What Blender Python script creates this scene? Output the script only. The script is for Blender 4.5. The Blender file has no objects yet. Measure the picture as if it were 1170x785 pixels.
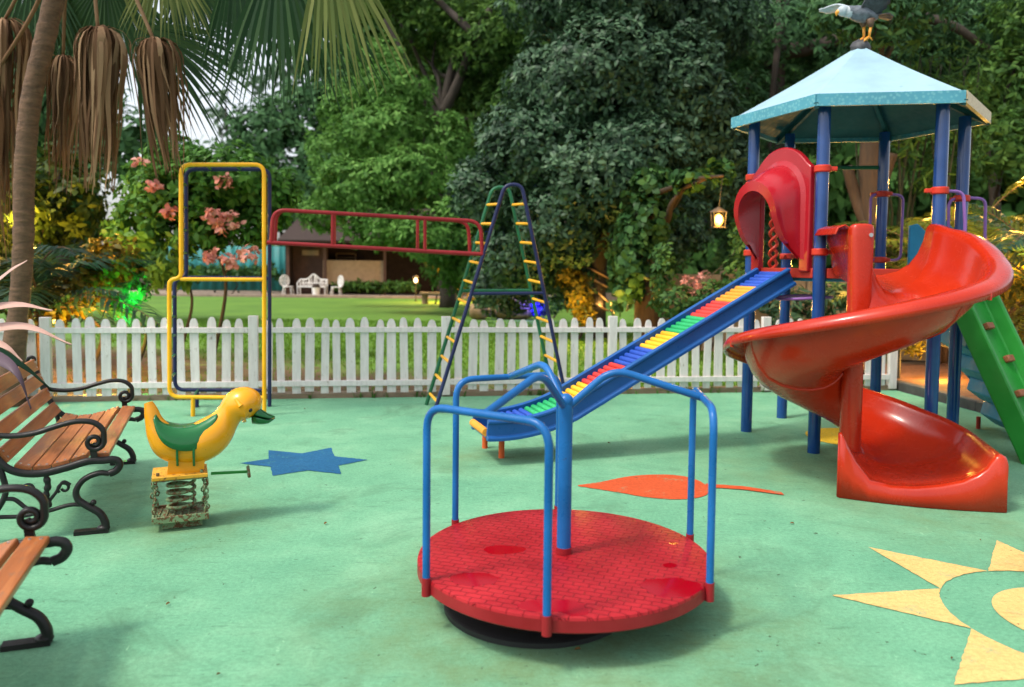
import bpy, bmesh, math, random
import numpy as np
from mathutils import Vector, Matrix
random.seed(7)
RNG = np.random.default_rng(11)
SC = bpy.context.scene
COL = SC.collection
R = math.radians
V = Vector

# ------------------------------------------------------------------ camera model (measured from the photograph)
F, TH, RO, CY, H = 900.0, R(3.2), R(0.6), 354.8, 1.55
FW = V((0, math.cos(TH), -math.sin(TH)))
_r0, _u0 = V((1, 0, 0)), V((0, math.sin(TH), math.cos(TH)))
RT = _r0 * math.cos(RO) + _u0 * math.sin(RO)
UP = _u0 * math.cos(RO) - _r0 * math.sin(RO)
EYE = V((0, 0, H))

def ray(px, py):
    return FW + RT * ((px - 585) / F) - UP * ((py - CY) / F)

def G(px, py, z=0.0):                     # point of the horizontal plane z seen at a pixel
    d = ray(px, py)
    return EYE + d * ((z - H) / d.z)

def AT(px, py, y):                        # point at distance y seen at a pixel
    d = ray(px, py)
    return EYE + d * (y / d.y)

def VP(px, py, o, e):                     # point of the vertical plane through o along e
    n = V((-e[1], e[0], 0))
    d = ray(px, py)
    return EYE + d * ((V(o) - EYE).dot(n) / d.dot(n))

def make_camera():
    cd = bpy.data.cameras.new('camera')
    cam = bpy.data.objects.new('camera', cd)
    COL.objects.link(cam)
    m = Matrix((RT, UP, -FW)).transposed().to_4x4()
    m.translation = EYE
    cam.matrix_world = m
    cd.sensor_width = 36.0
    cd.lens = 36.0 * F / 1170
    cd.shift_y = -(392.5 - CY) / 1170.0
    cd.clip_end = 500
    cd.clip_start = 0.05
    cd.dof.use_dof = True
    cd.dof.focus_distance = 4.9
    cd.dof.aperture_fstop = 1.6
    SC.camera = cam

# ------------------------------------------------------------------ materials
def srgb(h):
    h = h.lstrip('#')
    c = [int(h[i:i + 2], 16) / 255 for i in (0, 2, 4)]
    return tuple(x / 12.92 if x <= 0.04045 else ((x + 0.055) / 1.055) ** 2.4 for x in c)

class NT:
    def __init__(s, name):
        s.m = bpy.data.materials.new(name)
        s.m.use_nodes = True
        s.t = s.m.node_tree
        s.b = s.t.nodes['Principled BSDF']
        s.out = s.t.nodes['Material Output']
    def n(s, typ, **kw):
        nd = s.t.nodes.new(typ)
        for k, v in kw.items():
            if hasattr(nd, k) and k not in nd.inputs:
                setattr(nd, k, v)
            else:
                nd.inputs[k].default_value = v
        return nd
    def l(s, a, b):
        s.t.links.new(a, b)
    def coord(s, kind='Object', scale=(1, 1, 1), rot=(0, 0, 0)):
        tc = s.n('ShaderNodeTexCoord')
        mp = s.n('ShaderNodeMapping')
        mp.inputs['Scale'].default_value = scale
        mp.inputs['Rotation'].default_value = rot
        s.l(tc.outputs[kind], mp.inputs['Vector'])
        return mp.outputs['Vector']
    def noise(s, vec, scale, detail=4, rough=0.55, dist=0.0):
        nd = s.n('ShaderNodeTexNoise')
        nd.inputs['Scale'].default_value = scale
        nd.inputs['Detail'].default_value = detail
        nd.inputs['Roughness'].default_value = rough
        nd.inputs['Distortion'].default_value = dist
        s.l(vec, nd.inputs['Vector'])
        return nd.outputs['Fac']
    def ramp(s, fac, stops, interp='LINEAR'):
        nd = s.n('ShaderNodeValToRGB')
        cr = nd.color_ramp
        cr.interpolation = interp
        while len(cr.elements) < len(stops):
            cr.elements.new(0.5)
        for e, (p, c) in zip(cr.elements, stops):
            e.position = p
            e.color = (*c, 1) if len(c) == 3 else c
        s.l(fac, nd.inputs['Fac'])
        return nd.outputs['Color']
    def mix(s, fac, a, b, mode='MIX'):
        nd = s.n('ShaderNodeMix', data_type='RGBA', blend_type=mode)
        for sock, val in ((nd.inputs[0], fac), (nd.inputs[6], a), (nd.inputs[7], b)):
            if isinstance(val, (int, float)):
                sock.default_value = val
            elif isinstance(val, tuple):
                sock.default_value = (*val[:3], 1)
            else:
                s.l(val, sock)
        return nd.outputs[2]
    def math(s, op, a, b=None, c=None, clamp=False):
        nd = s.n('ShaderNodeMath', operation=op, use_clamp=clamp)
        for i, val in enumerate((a, b, c)):
            if val is None:
                continue
            if isinstance(val, (int, float)):
                nd.inputs[i].default_value = val
            else:
                s.l(val, nd.inputs[i])
        return nd.outputs[0]
    def bump(s, height, strength=0.2, dist=0.01, prev=None):
        nd = s.n('ShaderNodeBump')
        nd.inputs['Strength'].default_value = strength
        nd.inputs['Distance'].default_value = dist
        s.l(height, nd.inputs['Height'])
        if prev is not None:
            s.l(prev, nd.inputs['Normal'])
        s.l(nd.outputs['Normal'], s.b.inputs['Normal'])
        return nd.outputs['Normal']
    def color(s, c):
        if isinstance(c, tuple):
            s.b.inputs['Base Color'].default_value = (*c[:3], 1)
        else:
            s.l(c, s.b.inputs['Base Color'])
    def rough(s, r):
        if isinstance(r, (int, float)):
            s.b.inputs['Roughness'].default_value = r
        else:
            s.l(r, s.b.inputs['Roughness'])

def paint(name, c, rough=0.35, wear=0.62, wear_col=(0.10, 0.05, 0.03), var=0.18, scale=9.0, bump=0.08, coat=0.0, fade=None):
    """Painted metal / moulded plastic with tonal variation, scuffs and chips."""
    t = NT(name)
    v = t.coord('Object')
    n1 = t.noise(v, scale * 0.35, 5)
    dark = tuple(x * (1 - var) for x in c)
    lite = fade or tuple(min(1, x * (1 + var * 0.8) + 0.01) for x in c)
    base = t.ramp(n1, [(0.3, dark), (0.7, lite)])
    n2 = t.noise(v, scale * 4.5, 8, 0.68)
    chips = t.ramp(n2, [(wear, (0, 0, 0)), (wear + 0.03, (1, 1, 1))])
    base = t.mix(chips, base, wear_col)
    n3 = t.noise(v, scale * 2, 6, 0.7, 0.4)
    t.color(base)
    t.rough(t.ramp(n3, [(0.25, (rough * 0.7,) * 3), (0.75, (min(1, rough * 1.6),) * 3)]))
    t.bump(t.math('ADD', t.noise(v, scale * 1.2, 3), t.math('MULTIPLY', n2, 0.25)), bump, 0.01)
    t.b.inputs['Specular IOR Level'].default_value = 0.26
    if coat:
        t.b.inputs['Coat Weight'].default_value = coat
        t.b.inputs['Coat Roughness'].default_value = 0.12
    return t.m

def leaf_mat(name, dark, mid, lite, rough=0.45, trans=0.25, spec=0.10):
    t = NT(name)
    geo = t.n('ShaderNodeNewGeometry')
    rnd = geo.outputs['Random Per Island']
    v = t.coord('Object')
    patch = t.noise(v, 0.55, 3)
    f = t.math('ADD', t.math('MULTIPLY', rnd, 0.62), t.math('MULTIPLY_ADD', patch, 0.9, -0.26), clamp=True)
    c = t.ramp(f, [(0.05, dark), (0.5, mid), (0.95, lite)])
    t.color(c)
    t.rough(rough)
    t.b.inputs['Specular IOR Level'].default_value = spec
    if trans:
        tr = t.n('ShaderNodeBsdfTranslucent')
        t.l(t.mix(0.5, c, lite), tr.inputs['Color'])
        mx = t.n('ShaderNodeMixShader')
        mx.inputs[0].default_value = trans
        t.l(t.b.outputs[0], mx.inputs[1])
        t.l(tr.outputs[0], mx.inputs[2])
        t.l(mx.outputs[0], t.out.inputs['Surface'])
    return t.m

def plain(name, c, rough=0.5, metallic=0.0, var=0.2, scale=12, bump=0.1):
    t = NT(name)
    v = t.coord('Object')
    n = t.noise(v, scale, 6, 0.6)
    t.color(t.ramp(n, [(0.3, tuple(x * (1 - var) for x in c)), (0.7, tuple(min(1, x * (1 + var)) for x in c))]))
    t.rough(rough)
    t.b.inputs['Metallic'].default_value = metallic
    if bump:
        t.bump(n, bump, 0.01)
    return t.m

def emit(name, c, strength):
    t = NT(name)
    t.color((0.8, 0.7, 0.5))
    t.b.inputs['Emission Color'].default_value = (*c, 1)
    t.b.inputs['Emission Strength'].default_value = strength
    return t.m

def bark(name, a, b, scale=(6, 6, 1.2), bump=0.6):
    t = NT(name)
    v = t.coord('Object', scale)
    n = t.noise(v, 2.5, 8, 0.65, 0.6)
    m = t.noise(t.coord('Object'), 1.3, 3)
    c = t.ramp(n, [(0.3, a), (0.65, b)])
    c = t.mix(t.math('MULTIPLY', m, 0.4), c, (b[0] * 0.5, b[1] * 0.8, b[2] * 0.6))
    t.color(c)
    t.rough(0.85)
    t.bump(n, bump, 0.03)
    return t.m

# ------------------------------------------------------------------ mesh builders
class MB:
    def __init__(s):
        s.v, s.f, s.mi = [], [], []
    def add(s, verts, faces, mi=0):
        o = len(s.v)
        s.v += [V(p) for p in verts]
        s.f += [tuple(i + o for i in f) for f in faces]
        s.mi += [mi] * len(faces)
        return s
    def box(s, c, size, rot=None, mi=0):
        hx, hy, hz = (x / 2 for x in size)
        pts = [V((x, y, z)) for x in (-hx, hx) for y in (-hy, hy) for z in (-hz, hz)]
        if rot is not None:
            pts = [rot @ p for p in pts]
        pts = [p + V(c) for p in pts]
        return s.add(pts, [(0, 1, 3, 2), (4, 6, 7, 5), (0, 4, 5, 1), (2, 3, 7, 6), (0, 2, 6, 4), (1, 5, 7, 3)], mi)
    def bar(s, a, b, w, h, up=(0, 0, 1), mi=0):      # rectangular bar from a to b
        a, b = V(a), V(b)
        x = (b - a)
        L = x.length
        x.normalize()
        y = V(up).cross(x)
        if y.length < 1e-5:
            y = V((0, 1, 0)).cross(x)
        y.normalize()
        z = x.cross(y)
        return s.box((a + b) / 2, (L, w, h), Matrix((x, y, z)).transposed(), mi)
    def grid(s, rows, cu=False, cv=False, mi=0):     # rows of points -> quads
        nr, nc = len(rows), len(rows[0])
        fs = []
        for i in range(nr if cv else nr - 1):
            for j in range(nc if cu else nc - 1):
                i2, j2 = (i + 1) % nr, (j + 1) % nc
                fs.append((i * nc + j, i * nc + j2, i2 * nc + j2, i2 * nc + j))
        return s.add([p for r in rows for p in r], fs, mi)
    def tube(s, pts, r, n=10, closed=False, caps=True, mi=0, flat=1.0, up=None):
        pts = [V(p) for p in pts]
        N = len(pts)
        rs = r if isinstance(r, (list, tuple)) else [r] * N
        tan = []
        for i in range(N):
            a = pts[i - 1] if (i or closed) else pts[0]
            b = pts[(i + 1) % N] if (i < N - 1 or closed) else pts[-1]
            d = b - a
            tan.append(d.normalized() if d.length > 1e-9 else V((0, 0, 1)))
        u = V(up) if up is not None else (V((0, 0, 1)) if abs(tan[0].z) < 0.9 else V((1, 0, 0)))
        u = (u - tan[0] * u.dot(tan[0])).normalized()
        rows = []
        for i in range(N):
            if up is not None:
                u = V(up)
            u = u - tan[i] * u.dot(tan[i])
            u = u.normalized() if u.length > 1e-6 else tan[i].orthogonal().normalized()
            w = tan[i].cross(u)
            rows.append([pts[i] + (u * math.cos(k * 2 * math.pi / n) * flat + w * math.sin(k * 2 * math.pi / n)) * rs[i] for k in range(n)])
        o = len(s.v)
        s.grid(rows, True, closed, mi)
        if caps and not closed:
            s.f += [tuple(o + k for k in range(n))[::-1], tuple(o + (N - 1) * n + k for k in range(n))]
            s.mi += [mi, mi]
        return s
    def cyl(s, a, b, r, n=16, mi=0, r2=None):
        return s.tube([a, b], [r, r if r2 is None else r2], n, mi=mi)
    def lathe(s, prof, c=(0, 0, 0), n=48, mi=0):     # prof: (r, z); ends closed if r == 0
        rows = [[V((c[0] + r * math.cos(k * 2 * math.pi / n), c[1] + r * math.sin(k * 2 * math.pi / n), c[2] + z)) for k in range(n)] for r, z in prof]
        return s.grid(rows, True, False, mi)
    def prism(s, poly, lo, hi, mi=0):                # horizontal outline extruded in z
        n = len(poly)
        vs = [V((p[0], p[1], lo)) for p in poly] + [V((p[0], p[1], hi)) for p in poly]
        fs = [tuple(range(n))[::-1], tuple(range(n, 2 * n))] + [(i, (i + 1) % n, n + (i + 1) % n, n + i) for i in range(n)]
        return s.add(vs, fs, mi)
    def plate(s, pts, nrm, t, mi=0):                 # flat outline with thickness along nrm
        n = len(pts)
        nrm = V(nrm).normalized() * t / 2
        vs = [V(p) - nrm for p in pts] + [V(p) + nrm for p in pts]
        fs = [tuple(range(n))[::-1], tuple(range(n, 2 * n))] + [(i, (i + 1) % n, n + (i + 1) % n, n + i) for i in range(n)]
        return s.add(vs, fs, mi)
    def ball(s, c, r, n=14, m=9, mi=0, rot=None):
        rx, ry, rz = r if isinstance(r, (tuple, list)) else (r, r, r)
        rows = []
        for i in range(m + 1):
            t = math.pi * i / m
            row = []
            for k in range(n):
                p = V((rx * math.sin(t) * math.cos(k * 2 * math.pi / n), ry * math.sin(t) * math.sin(k * 2 * math.pi / n), rz * math.cos(t)))
                row.append((rot @ p if rot is not None else p) + V(c))
            rows.append(row)
        return s.grid(rows, True, False, mi)
    def build(s, name, mats, parent=None, smooth=38, bevel=0, solid=0, sub=0, weld=True):
        me = bpy.data.meshes.new(name)
        off = ORIG.get(parent.name, V((0, 0, 0))) if parent is not None else V((0, 0, 0))
        me.from_pydata([tuple(p - off) for p in s.v], [], s.f)
        mats = mats if isinstance(mats, (list, tuple)) else [mats]
        for m in mats:
            me.materials.append(m)
        me.polygons.foreach_set('material_index', s.mi)
        bm = bmesh.new()
        bm.from_mesh(me)
        if weld:
            bmesh.ops.remove_doubles(bm, verts=bm.verts, dist=1e-5)
            bmesh.ops.dissolve_degenerate(bm, edges=bm.edges, dist=1e-6)
        bmesh.ops.recalc_face_normals(bm, faces=bm.faces)
        bm.to_mesh(me)
        bm.free()
        if smooth:
            me.polygons.foreach_set('use_smooth', [True] * len(me.polygons))
            if smooth < 180:
                me.set_sharp_from_angle(angle=R(smooth))
        o = bpy.data.objects.new(name, me)
        COL.objects.link(o)
        if parent is not None:
            o.parent = parent
            ORIG[o.name] = off
        if solid:
            md = o.modifiers.new('thickness', 'SOLIDIFY')
            md.thickness = abs(solid)
            md.offset = 0 if solid > 0 else -1
        if bevel:
            md = o.modifiers.new('bevel', 'BEVEL')
            md.width = bevel
            md.segments = 2
            md.limit_method = 'ANGLE'
            md.angle_limit = R(40)
        if sub:
            md = o.modifiers.new('sub', 'SUBSURF')
            md.levels = sub
            md.render_levels = sub
        return o

ORIG = {}

def thing(name, label, cat, loc=(0, 0, 0), group=None, rotz=None):
    o = bpy.data.objects.new(name, None)
    COL.objects.link(o)
    o.empty_display_size = 0.2
    o.location = loc
    if rotz is not None:                             # parts given in the thing's own axes
        o.rotation_euler = (0, 0, rotz)
        ORIG[o.name] = V((0, 0, 0))
    else:                                            # parts given in world coordinates
        ORIG[o.name] = V(loc)
    tag(o, label, cat, group)
    return o

def tag(o, label, cat, group=None):
    o['label'] = label
    o['category'] = cat
    if group:
        o['group'] = group
    return o

def struct(o):
    o['kind'] = 'structure'
    return o

def stuff(o):
    o['kind'] = 'stuff'
    return o

def dup(root, loc=None, rotz=None, label=None):
    def rec(o, par):
        c = o.copy()
        COL.objects.link(c)
        if par is not None:
            c.parent = par
        for ch in list(o.children):
            rec(ch, c)
        return c
    r = rec(root, None)
    if loc is not None:
        r.location = loc
    if rotz is not None:
        r.rotation_euler = (0, 0, rotz)
    if label:
        r['label'] = label
    return r

def fillet(pts, r, n=6, closed=False):
    pts = [V(p) for p in pts]
    N = len(pts)
    out = []
    for i, p in enumerate(pts):
        if not closed and i in (0, N - 1):
            out.append(p)
            continue
        a, b = pts[i - 1] - p, pts[(i + 1) % N] - p
        k = min(r, a.length * 0.48, b.length * 0.48)
        a, b = p + a.normalized() * k, p + b.normalized() * k
        for j in range(n + 1):
            t = j / n
            out.append(a * (1 - t) ** 2 + p * 2 * t * (1 - t) + b * t * t)
    return out

def catmull(pts, n=8):
    pts = [V(p) for p in pts]
    P = [pts[0] * 2 - pts[1]] + pts + [pts[-1] * 2 - pts[-2]]
    out = []
    for i in range(1, len(P) - 2):
        a, b, c, d = P[i - 1:i + 3]
        for j in range(n):
            t = j / n
            out.append(0.5 * (2 * b + (c - a) * t + (2 * a - 5 * b + 4 * c - d) * t * t + (3 * b - a - 3 * c + d) * t ** 3))
    out.append(pts[-1])
    return out

# ------------------------------------------------------------------ foliage
def np_mesh(name, verts, quads, mat, parent, smooth=False):
    me = bpy.data.meshes.new(name)
    off = np.array(ORIG.get(parent.name, (0, 0, 0))) if parent is not None else np.zeros(3)
    verts = np.asarray(verts, dtype=np.float32).reshape(-1, 3) - off.astype(np.float32)
    quads = np.asarray(quads, dtype=np.int32)
    k = quads.shape[1]
    me.vertices.add(len(verts))
    me.vertices.foreach_set('co', verts.ravel())
    me.loops.add(quads.size)
    me.loops.foreach_set('vertex_index', quads.ravel())
    me.polygons.add(len(quads))
    me.polygons.foreach_set('loop_start', np.arange(0, quads.size, k, dtype=np.int32))
    me.polygons.foreach_set('loop_total', np.full(len(quads), k, dtype=np.int32))
    if smooth:
        me.polygons.foreach_set('use_smooth', np.ones(len(quads), dtype=bool))
    me.update(calc_edges=True)
    me.validate()
    me.materials.append(mat)
    o = bpy.data.objects.new(name, me)
    COL.objects.link(o)
    if parent is not None:
        o.parent = parent
        ORIG[o.name] = V(off.tolist())
    return o

def unit(a):
    return a / (np.linalg.norm(a, axis=-1, keepdims=True) + 1e-9)

def rosettes(C, A, k, size, aspect=0.38, open_=0.9, droop=0.15, jit=0.3):
    """leaf rosettes: C twig ends, A twig axes; k leaves each. Returns vertices (n,6,3): six-point pointed leaves."""
    M = len(C)
    C = np.repeat(C, k, 0)
    A = unit(np.repeat(A, k, 0) + RNG.normal(0, jit, (M * k, 3)))
    d = RNG.normal(0, 1, (M * k, 3))
    d = unit(d - A * (d * A).sum(1, keepdims=True))
    L = unit(d * open_ + A * (1.05 - open_) + np.array([0, 0, -droop]) + RNG.normal(0, 0.12, (M * k, 3)))
    S = size * RNG.uniform(0.6, 1.25, (M * k, 1))
    N = unit(A - L * (A * L).sum(1, keepdims=True))
    W = np.cross(L, N)
    b = C + L * S * 0.08 + A * S * RNG.uniform(-0.5, 0.2, (M * k, 1))
    w = S * aspect * 0.5
    sag = N * S * 0.06
    pts = np.stack([b, b + L * S * 0.38 + W * w + sag, b + L * S * 0.72 + W * w * 0.75 + sag * 0.6, b + L * S - sag,
                    b + L * S * 0.72 - W * w * 0.75 + sag * 0.6, b + L * S * 0.38 - W * w + sag], 1)
    return pts

def leaves_obj(name, pts, mat, parent):
    n = len(pts)
    base = np.arange(n, dtype=np.int32)[:, None] * 6
    quads = np.concatenate([base + np.array([[0, 1, 2, 5]]), base + np.array([[5, 2, 3, 4]])], 0)
    quads = np.concatenate([base + np.array([[0, 1, 4, 5]]), base + np.array([[1, 2, 3, 4]])], 0)
    return np_mesh(name, pts.reshape(-1, 3), quads, mat, parent)

def shell_twigs(clumps, per_area, depthy=0.45, updir=0.35):
    """twig ends spread through the outer volume of ellipsoid clumps [(centre, radii)]; density per square metre of shell"""
    Cs, As = [], []
    for c, r in clumps:
        r = np.array(r, dtype=float)
        area = 4 * math.pi * ((r[0] * r[1]) ** 1.6 / 3 + (r[0] * r[2]) ** 1.6 / 3 + (r[1] * r[2]) ** 1.6 / 3) ** (1 / 1.6)
        m = max(6, int(area * per_area))
        d = unit(RNG.normal(0, 1, (m, 3)))
        # lumpy surface: a few random bosses per clump
        bos = unit(RNG.normal(0, 1, (14, 3)))
        lump = (np.maximum(0, d @ bos.T - 0.72) / 0.28).max(1, keepdims=True)
        rad = (1 - depthy * RNG.random((m, 1)) ** 1.6) * (0.78 + 0.34 * lump)
        Cs.append(np.array(c) + d * r * rad)
        As.append(unit(d / r * r.mean() + np.array([0, 0, updir])))
    return np.concatenate(Cs), np.concatenate(As)

def pxclumps(lst):
    out = []
    for px, py, y, rx, ry in lst:
        c = AT(px, py, y)
        k = y / F
        out.append((tuple(c), (rx * k, max(rx, ry) * k * 0.75, ry * k)))
    return out

def frond(base, dirv, length, leaflet, n=34, droop=0.9, width=0.03, mb_r=None):
    """pinnate palm frond; returns leaf quads (m,4,3) and the rachis points"""
    base, d = np.array(base, float), unit(np.array(dirv, float))
    t = np.linspace(0, 1, n)
    P = base + d * (t[:, None] * length) + np.array([0, 0, -1.0]) * (droop * length * 0.5 * t[:, None] ** 2.2)
    T = unit(np.gradient(P, axis=0))
    side = unit(np.cross(T, np.array([0, 0, 1.0])) + 1e-6)
    upv = np.cross(side, T)
    q = []
    for sgn in (-1, 1):
        ll = leaflet * (np.sin(np.pi * np.clip(t * 0.86 + 0.12, 0, 1)) ** 0.7)[:, None] * RNG.uniform(0.85, 1.1, (n, 1))
        D = unit(side * sgn * 0.8 + T * 0.62 + upv * 0.22 + RNG.normal(0, 0.07, (n, 3)))
        sag = np.array([0, 0, -1.0])
        W = unit(np.cross(D, upv)) * width * 0.5
        b = P
        m = P + D * ll * 0.5 + sag * ll * 0.06
        e = P + D * ll + sag * ll * 0.38
        q.append(np.stack([b - W * 0.4, b + W * 0.4, m + W, m - W], 1)[3:])
        q.append(np.stack([m - W, m + W, e + W * 0.1, e - W * 0.1], 1)[3:])
    return np.concatenate(q), P

def quads_obj(name, q, mat, parent):
    q = np.asarray(q)
    idx = np.arange(len(q) * 4, dtype=np.int32).reshape(-1, 4)
    return np_mesh(name, q.reshape(-1, 3), idx, mat, parent)

def limb_path(a, b, bend=0.15, n=7):
    a, b = V(a), V(b)
    L = (b - a).length
    mid = [a.lerp(b, t) + V((random.uniform(-1, 1), random.uniform(-1, 1), random.uniform(-0.5, 1))) * bend * L * math.sin(math.pi * t) for t in (0.33, 0.66)]
    return catmull([a] + mid + [b], n)

def limbs(mb, a, b, r0, r1, n=10, bend=0.12):
    p = limb_path(a, b, bend)
    k = len(p) - 1
    mb.tube(p, [r0 + (r1 - r0) * i / k + random.uniform(-0.03, 0.03) * r0 for i in range(k + 1)], n)
    return p

def strips_obj(name, st, mat, parent):
    """st: list of strips, each (steps, 2, 3); vertices are shared along a strip"""
    vs, qs, o = [], [], 0
    for s in st:
        s = np.asarray(s)
        n = len(s)
        vs.append(s.reshape(-1, 3))
        i = np.arange(n - 1)
        qs.append(np.stack([o + 2 * i, o + 2 * i + 1, o + 2 * i + 3, o + 2 * i + 2], 1))
        o += 2 * n
    return np_mesh(name, np.concatenate(vs), np.concatenate(qs), mat, parent, True)
# ================================================================== materials of the playground
def rubber(name, a, b, c, under=None, worn=()):
    t = NT(name)
    v = t.coord('Object')
    big = t.noise(v, 0.42, 5, 0.6, 0.3)
    mid = t.noise(v, 2.1, 7, 0.66, 0.2)
    fine = t.noise(v, 260, 2, 0.5)
    grit = t.noise(v, 48, 4, 0.7)
    base = t.ramp(t.math('MULTIPLY_ADD', mid, 0.42, t.math('MULTIPLY', big, 0.58)), [(0.37, a), (0.5, b), (0.62, c)])
    base = t.mix(0.42, base, t.ramp(fine, [(0.33, tuple(x * 0.45 for x in b)), (0.67, tuple(min(1, x * 1.6) for x in b))]))
    base = t.mix(0.26, base, t.ramp(grit, [(0.36, tuple(x * 0.5 for x in b)), (0.64, tuple(min(1, x * 1.45) for x in b))]))
    if under:                                          # worn through to the floor colour
        wear = t.math('ADD', t.math('MULTIPLY', t.noise(v, 5.5, 8, 0.72), 0.75), t.math('MULTIPLY', t.noise(v, 60, 4, 0.6), 0.25))
        base = t.mix(t.ramp(wear, [(0.56, (0, 0, 0)), (0.66, (0.75,) * 3)]), base, under)
    dirt = t.noise(v, 1.15, 9, 0.74, 0.9)
    base = t.mix(t.ramp(dirt, [(0.53, (0, 0, 0)), (0.70, (0.62,) * 3)]), base, tuple(x * 0.42 + y for x, y in zip(b, (0.012, 0.008, 0.0))))
    sep = t.n('ShaderNodeSeparateXYZ')
    t.l(v, sep.inputs[0])
    for cx, cy, r0, r1, amt in worn:                   # feet have rubbed the floor round the equipment
        dx, dy = t.math('SUBTRACT', sep.outputs['X'], cx), t.math('SUBTRACT', sep.outputs['Y'], cy)
        d = t.math('SQRT', t.math('ADD', t.math('MULTIPLY', dx, dx), t.math('MULTIPLY', dy, dy)))
        k = t.math('DIVIDE', t.math('SUBTRACT', r1, d), r1 - r0, clamp=True)
        k = t.math('MULTIPLY', k, t.math('MULTIPLY_ADD', t.noise(v, 3.2, 7, 0.7), 2.6, -0.75, clamp=True))
        base = t.mix(t.math('MULTIPLY', k, amt), base, (0.125, 0.165, 0.060))
    scuff = t.noise(t.coord('Object', (1.0, 5.5, 1), (0, 0, 0.25)), 4.5, 9, 0.78, 0.5)
    base = t.mix(t.ramp(scuff, [(0.565, (0, 0, 0)), (0.66, (0.55,) * 3)]), base, tuple(x * 0.38 for x in b))
    scuff2 = t.noise(t.coord('Object', (4.5, 1.2, 1), (0, 0, -0.5)), 5.5, 9, 0.78, 0.5)
    base = t.mix(t.ramp(scuff2, [(0.63, (0, 0, 0)), (0.70, (0.45,) * 3)]), base, tuple(min(1, x * 1.5 + 0.02) for x in c))
    spots = t.noise(v, 22, 5, 0.66, 0.4)
    base = t.mix(t.ramp(spots, [(0.655, (0, 0, 0)), (0.70, (0.8,) * 3)]), base, (0.035, 0.045, 0.025))
    t.color(base)
    t.rough(t.ramp(big, [(0.3, (0.72,) * 3), (0.7, (0.88,) * 3)]))
    t.b.inputs['Specular IOR Level'].default_value = 0.06
    t.bump(t.math('ADD', grit, t.math('MULTIPLY', fine, 0.6)), 0.5, 0.005)
    return t.m

M = {}
M['rubber'] = rubber('green_rubber', (0.060, 0.210, 0.130), (0.142, 0.345, 0.210), (0.265, 0.480, 0.305), worn=((0.25, 3.45, 0.5, 1.45, 0.75), (2.75, 4.85, 0.2, 1.0, 0.55), (2.2, 6.0, 0.2, 1.1, 0.5), (-1.9, 4.6, 0.15, 0.7, 0.6), (-2.4, 5.2, 0.2, 0.9, 0.4), (-0.3, 6.3, 0.1, 0.7, 0.6), (-1.9, 2.4, 0.2, 0.9, 0.4)))
M['mark_blue'] = rubber('blue_rubber', (0.014, 0.075, 0.165), (0.020, 0.10, 0.21), (0.03, 0.13, 0.26), (0.09, 0.30, 0.18))
M['mark_red'] = rubber('orange_rubber', (0.40, 0.06, 0.022), (0.47, 0.078, 0.028), (0.53, 0.10, 0.04), (0.09, 0.30, 0.18))
M['mark_sand'] = rubber('sand_rubber', (0.56, 0.35, 0.12), (0.64, 0.42, 0.16), (0.70, 0.47, 0.20), (0.09, 0.30, 0.18))
M['mark_yellow'] = rubber('yellow_rubber', (0.58, 0.36, 0.02), (0.66, 0.42, 0.03), (0.70, 0.46, 0.05), (0.09, 0.30, 0.18))
M['blue'] = paint('blue_paint', (0.005, 0.105, 0.33), 0.28, 0.655, (0.06, 0.035, 0.025), 0.25)
M['blue_pole'] = paint('deep_blue_paint', (0.004, 0.048, 0.20), 0.13, 0.75, (0.05, 0.04, 0.05), 0.2, bump=0.015, coat=0.6)
M['slide_blue'] = paint('slide_blue_plastic', (0.006, 0.075, 0.27), 0.3, 0.72, (0.10, 0.22, 0.5), 0.15)
M['stair_blue'] = paint('stair_blue_plastic', (0.025, 0.24, 0.42), 0.38, 0.75, (0.06, 0.15, 0.3), 0.2)
M['red'] = paint('red_plastic', (0.38, 0.014, 0.003), 0.22, 0.80, (0.48, 0.07, 0.03), 0.12, 4, 0.04, 0.32, fade=(0.48, 0.032, 0.008))
M['hood_red'] = paint('crimson_plastic', (0.33, 0.004, 0.012), 0.2, 0.77, (0.55, 0.20, 0.03), 0.15, 4, 0.04, 0.25)
M['clamp'] = paint('clamp_red', (0.50, 0.030, 0.012), 0.4, 0.76)
M['bar_red'] = paint('bar_red', (0.28, 0.010, 0.014), 0.35, 0.72)
M['beam_red'] = paint('beam_red', (0.40, 0.03, 0.015), 0.5, 0.68)
M['yellow'] = paint('yellow_paint', (0.86, 0.42, 0.008), 0.3, 0.70, (0.28, 0.13, 0.02), 0.15)
M['navy'] = paint('navy_paint', (0.010, 0.016, 0.070), 0.35, 0.72, (0.05, 0.05, 0.06), 0.2)
M['dgreen'] = paint('dark_green_paint', (0.008, 0.11, 0.045), 0.38, 0.70, (0.05, 0.06, 0.04), 0.2)
M['green'] = paint('green_plastic', (0.012, 0.20, 0.022), 0.32, 0.74, (0.01, 0.10, 0.02), 0.2)
M['purple'] = paint('purple_paint', (0.22, 0.10, 0.34), 0.35, 0.72)
M['leg_orange'] = paint('orange_paint', (0.62, 0.10, 0.02), 0.45, 0.64, (0.25, 0.07, 0.03))
M['black'] = paint('cast_iron', (0.012, 0.011, 0.011), 0.32, 0.70, (0.06, 0.045, 0.035), 0.3, 14, 0.2)
M['steel_and_shadow'] = plain('steel_and_shadow', (0.012, 0.013, 0.014), 0.6)
M['bolt'] = plain('bolt_steel', (0.55, 0.55, 0.56), 0.35, 0.8)
M['brown_block'] = plain('brown_block', (0.22, 0.07, 0.03), 0.6)

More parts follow.
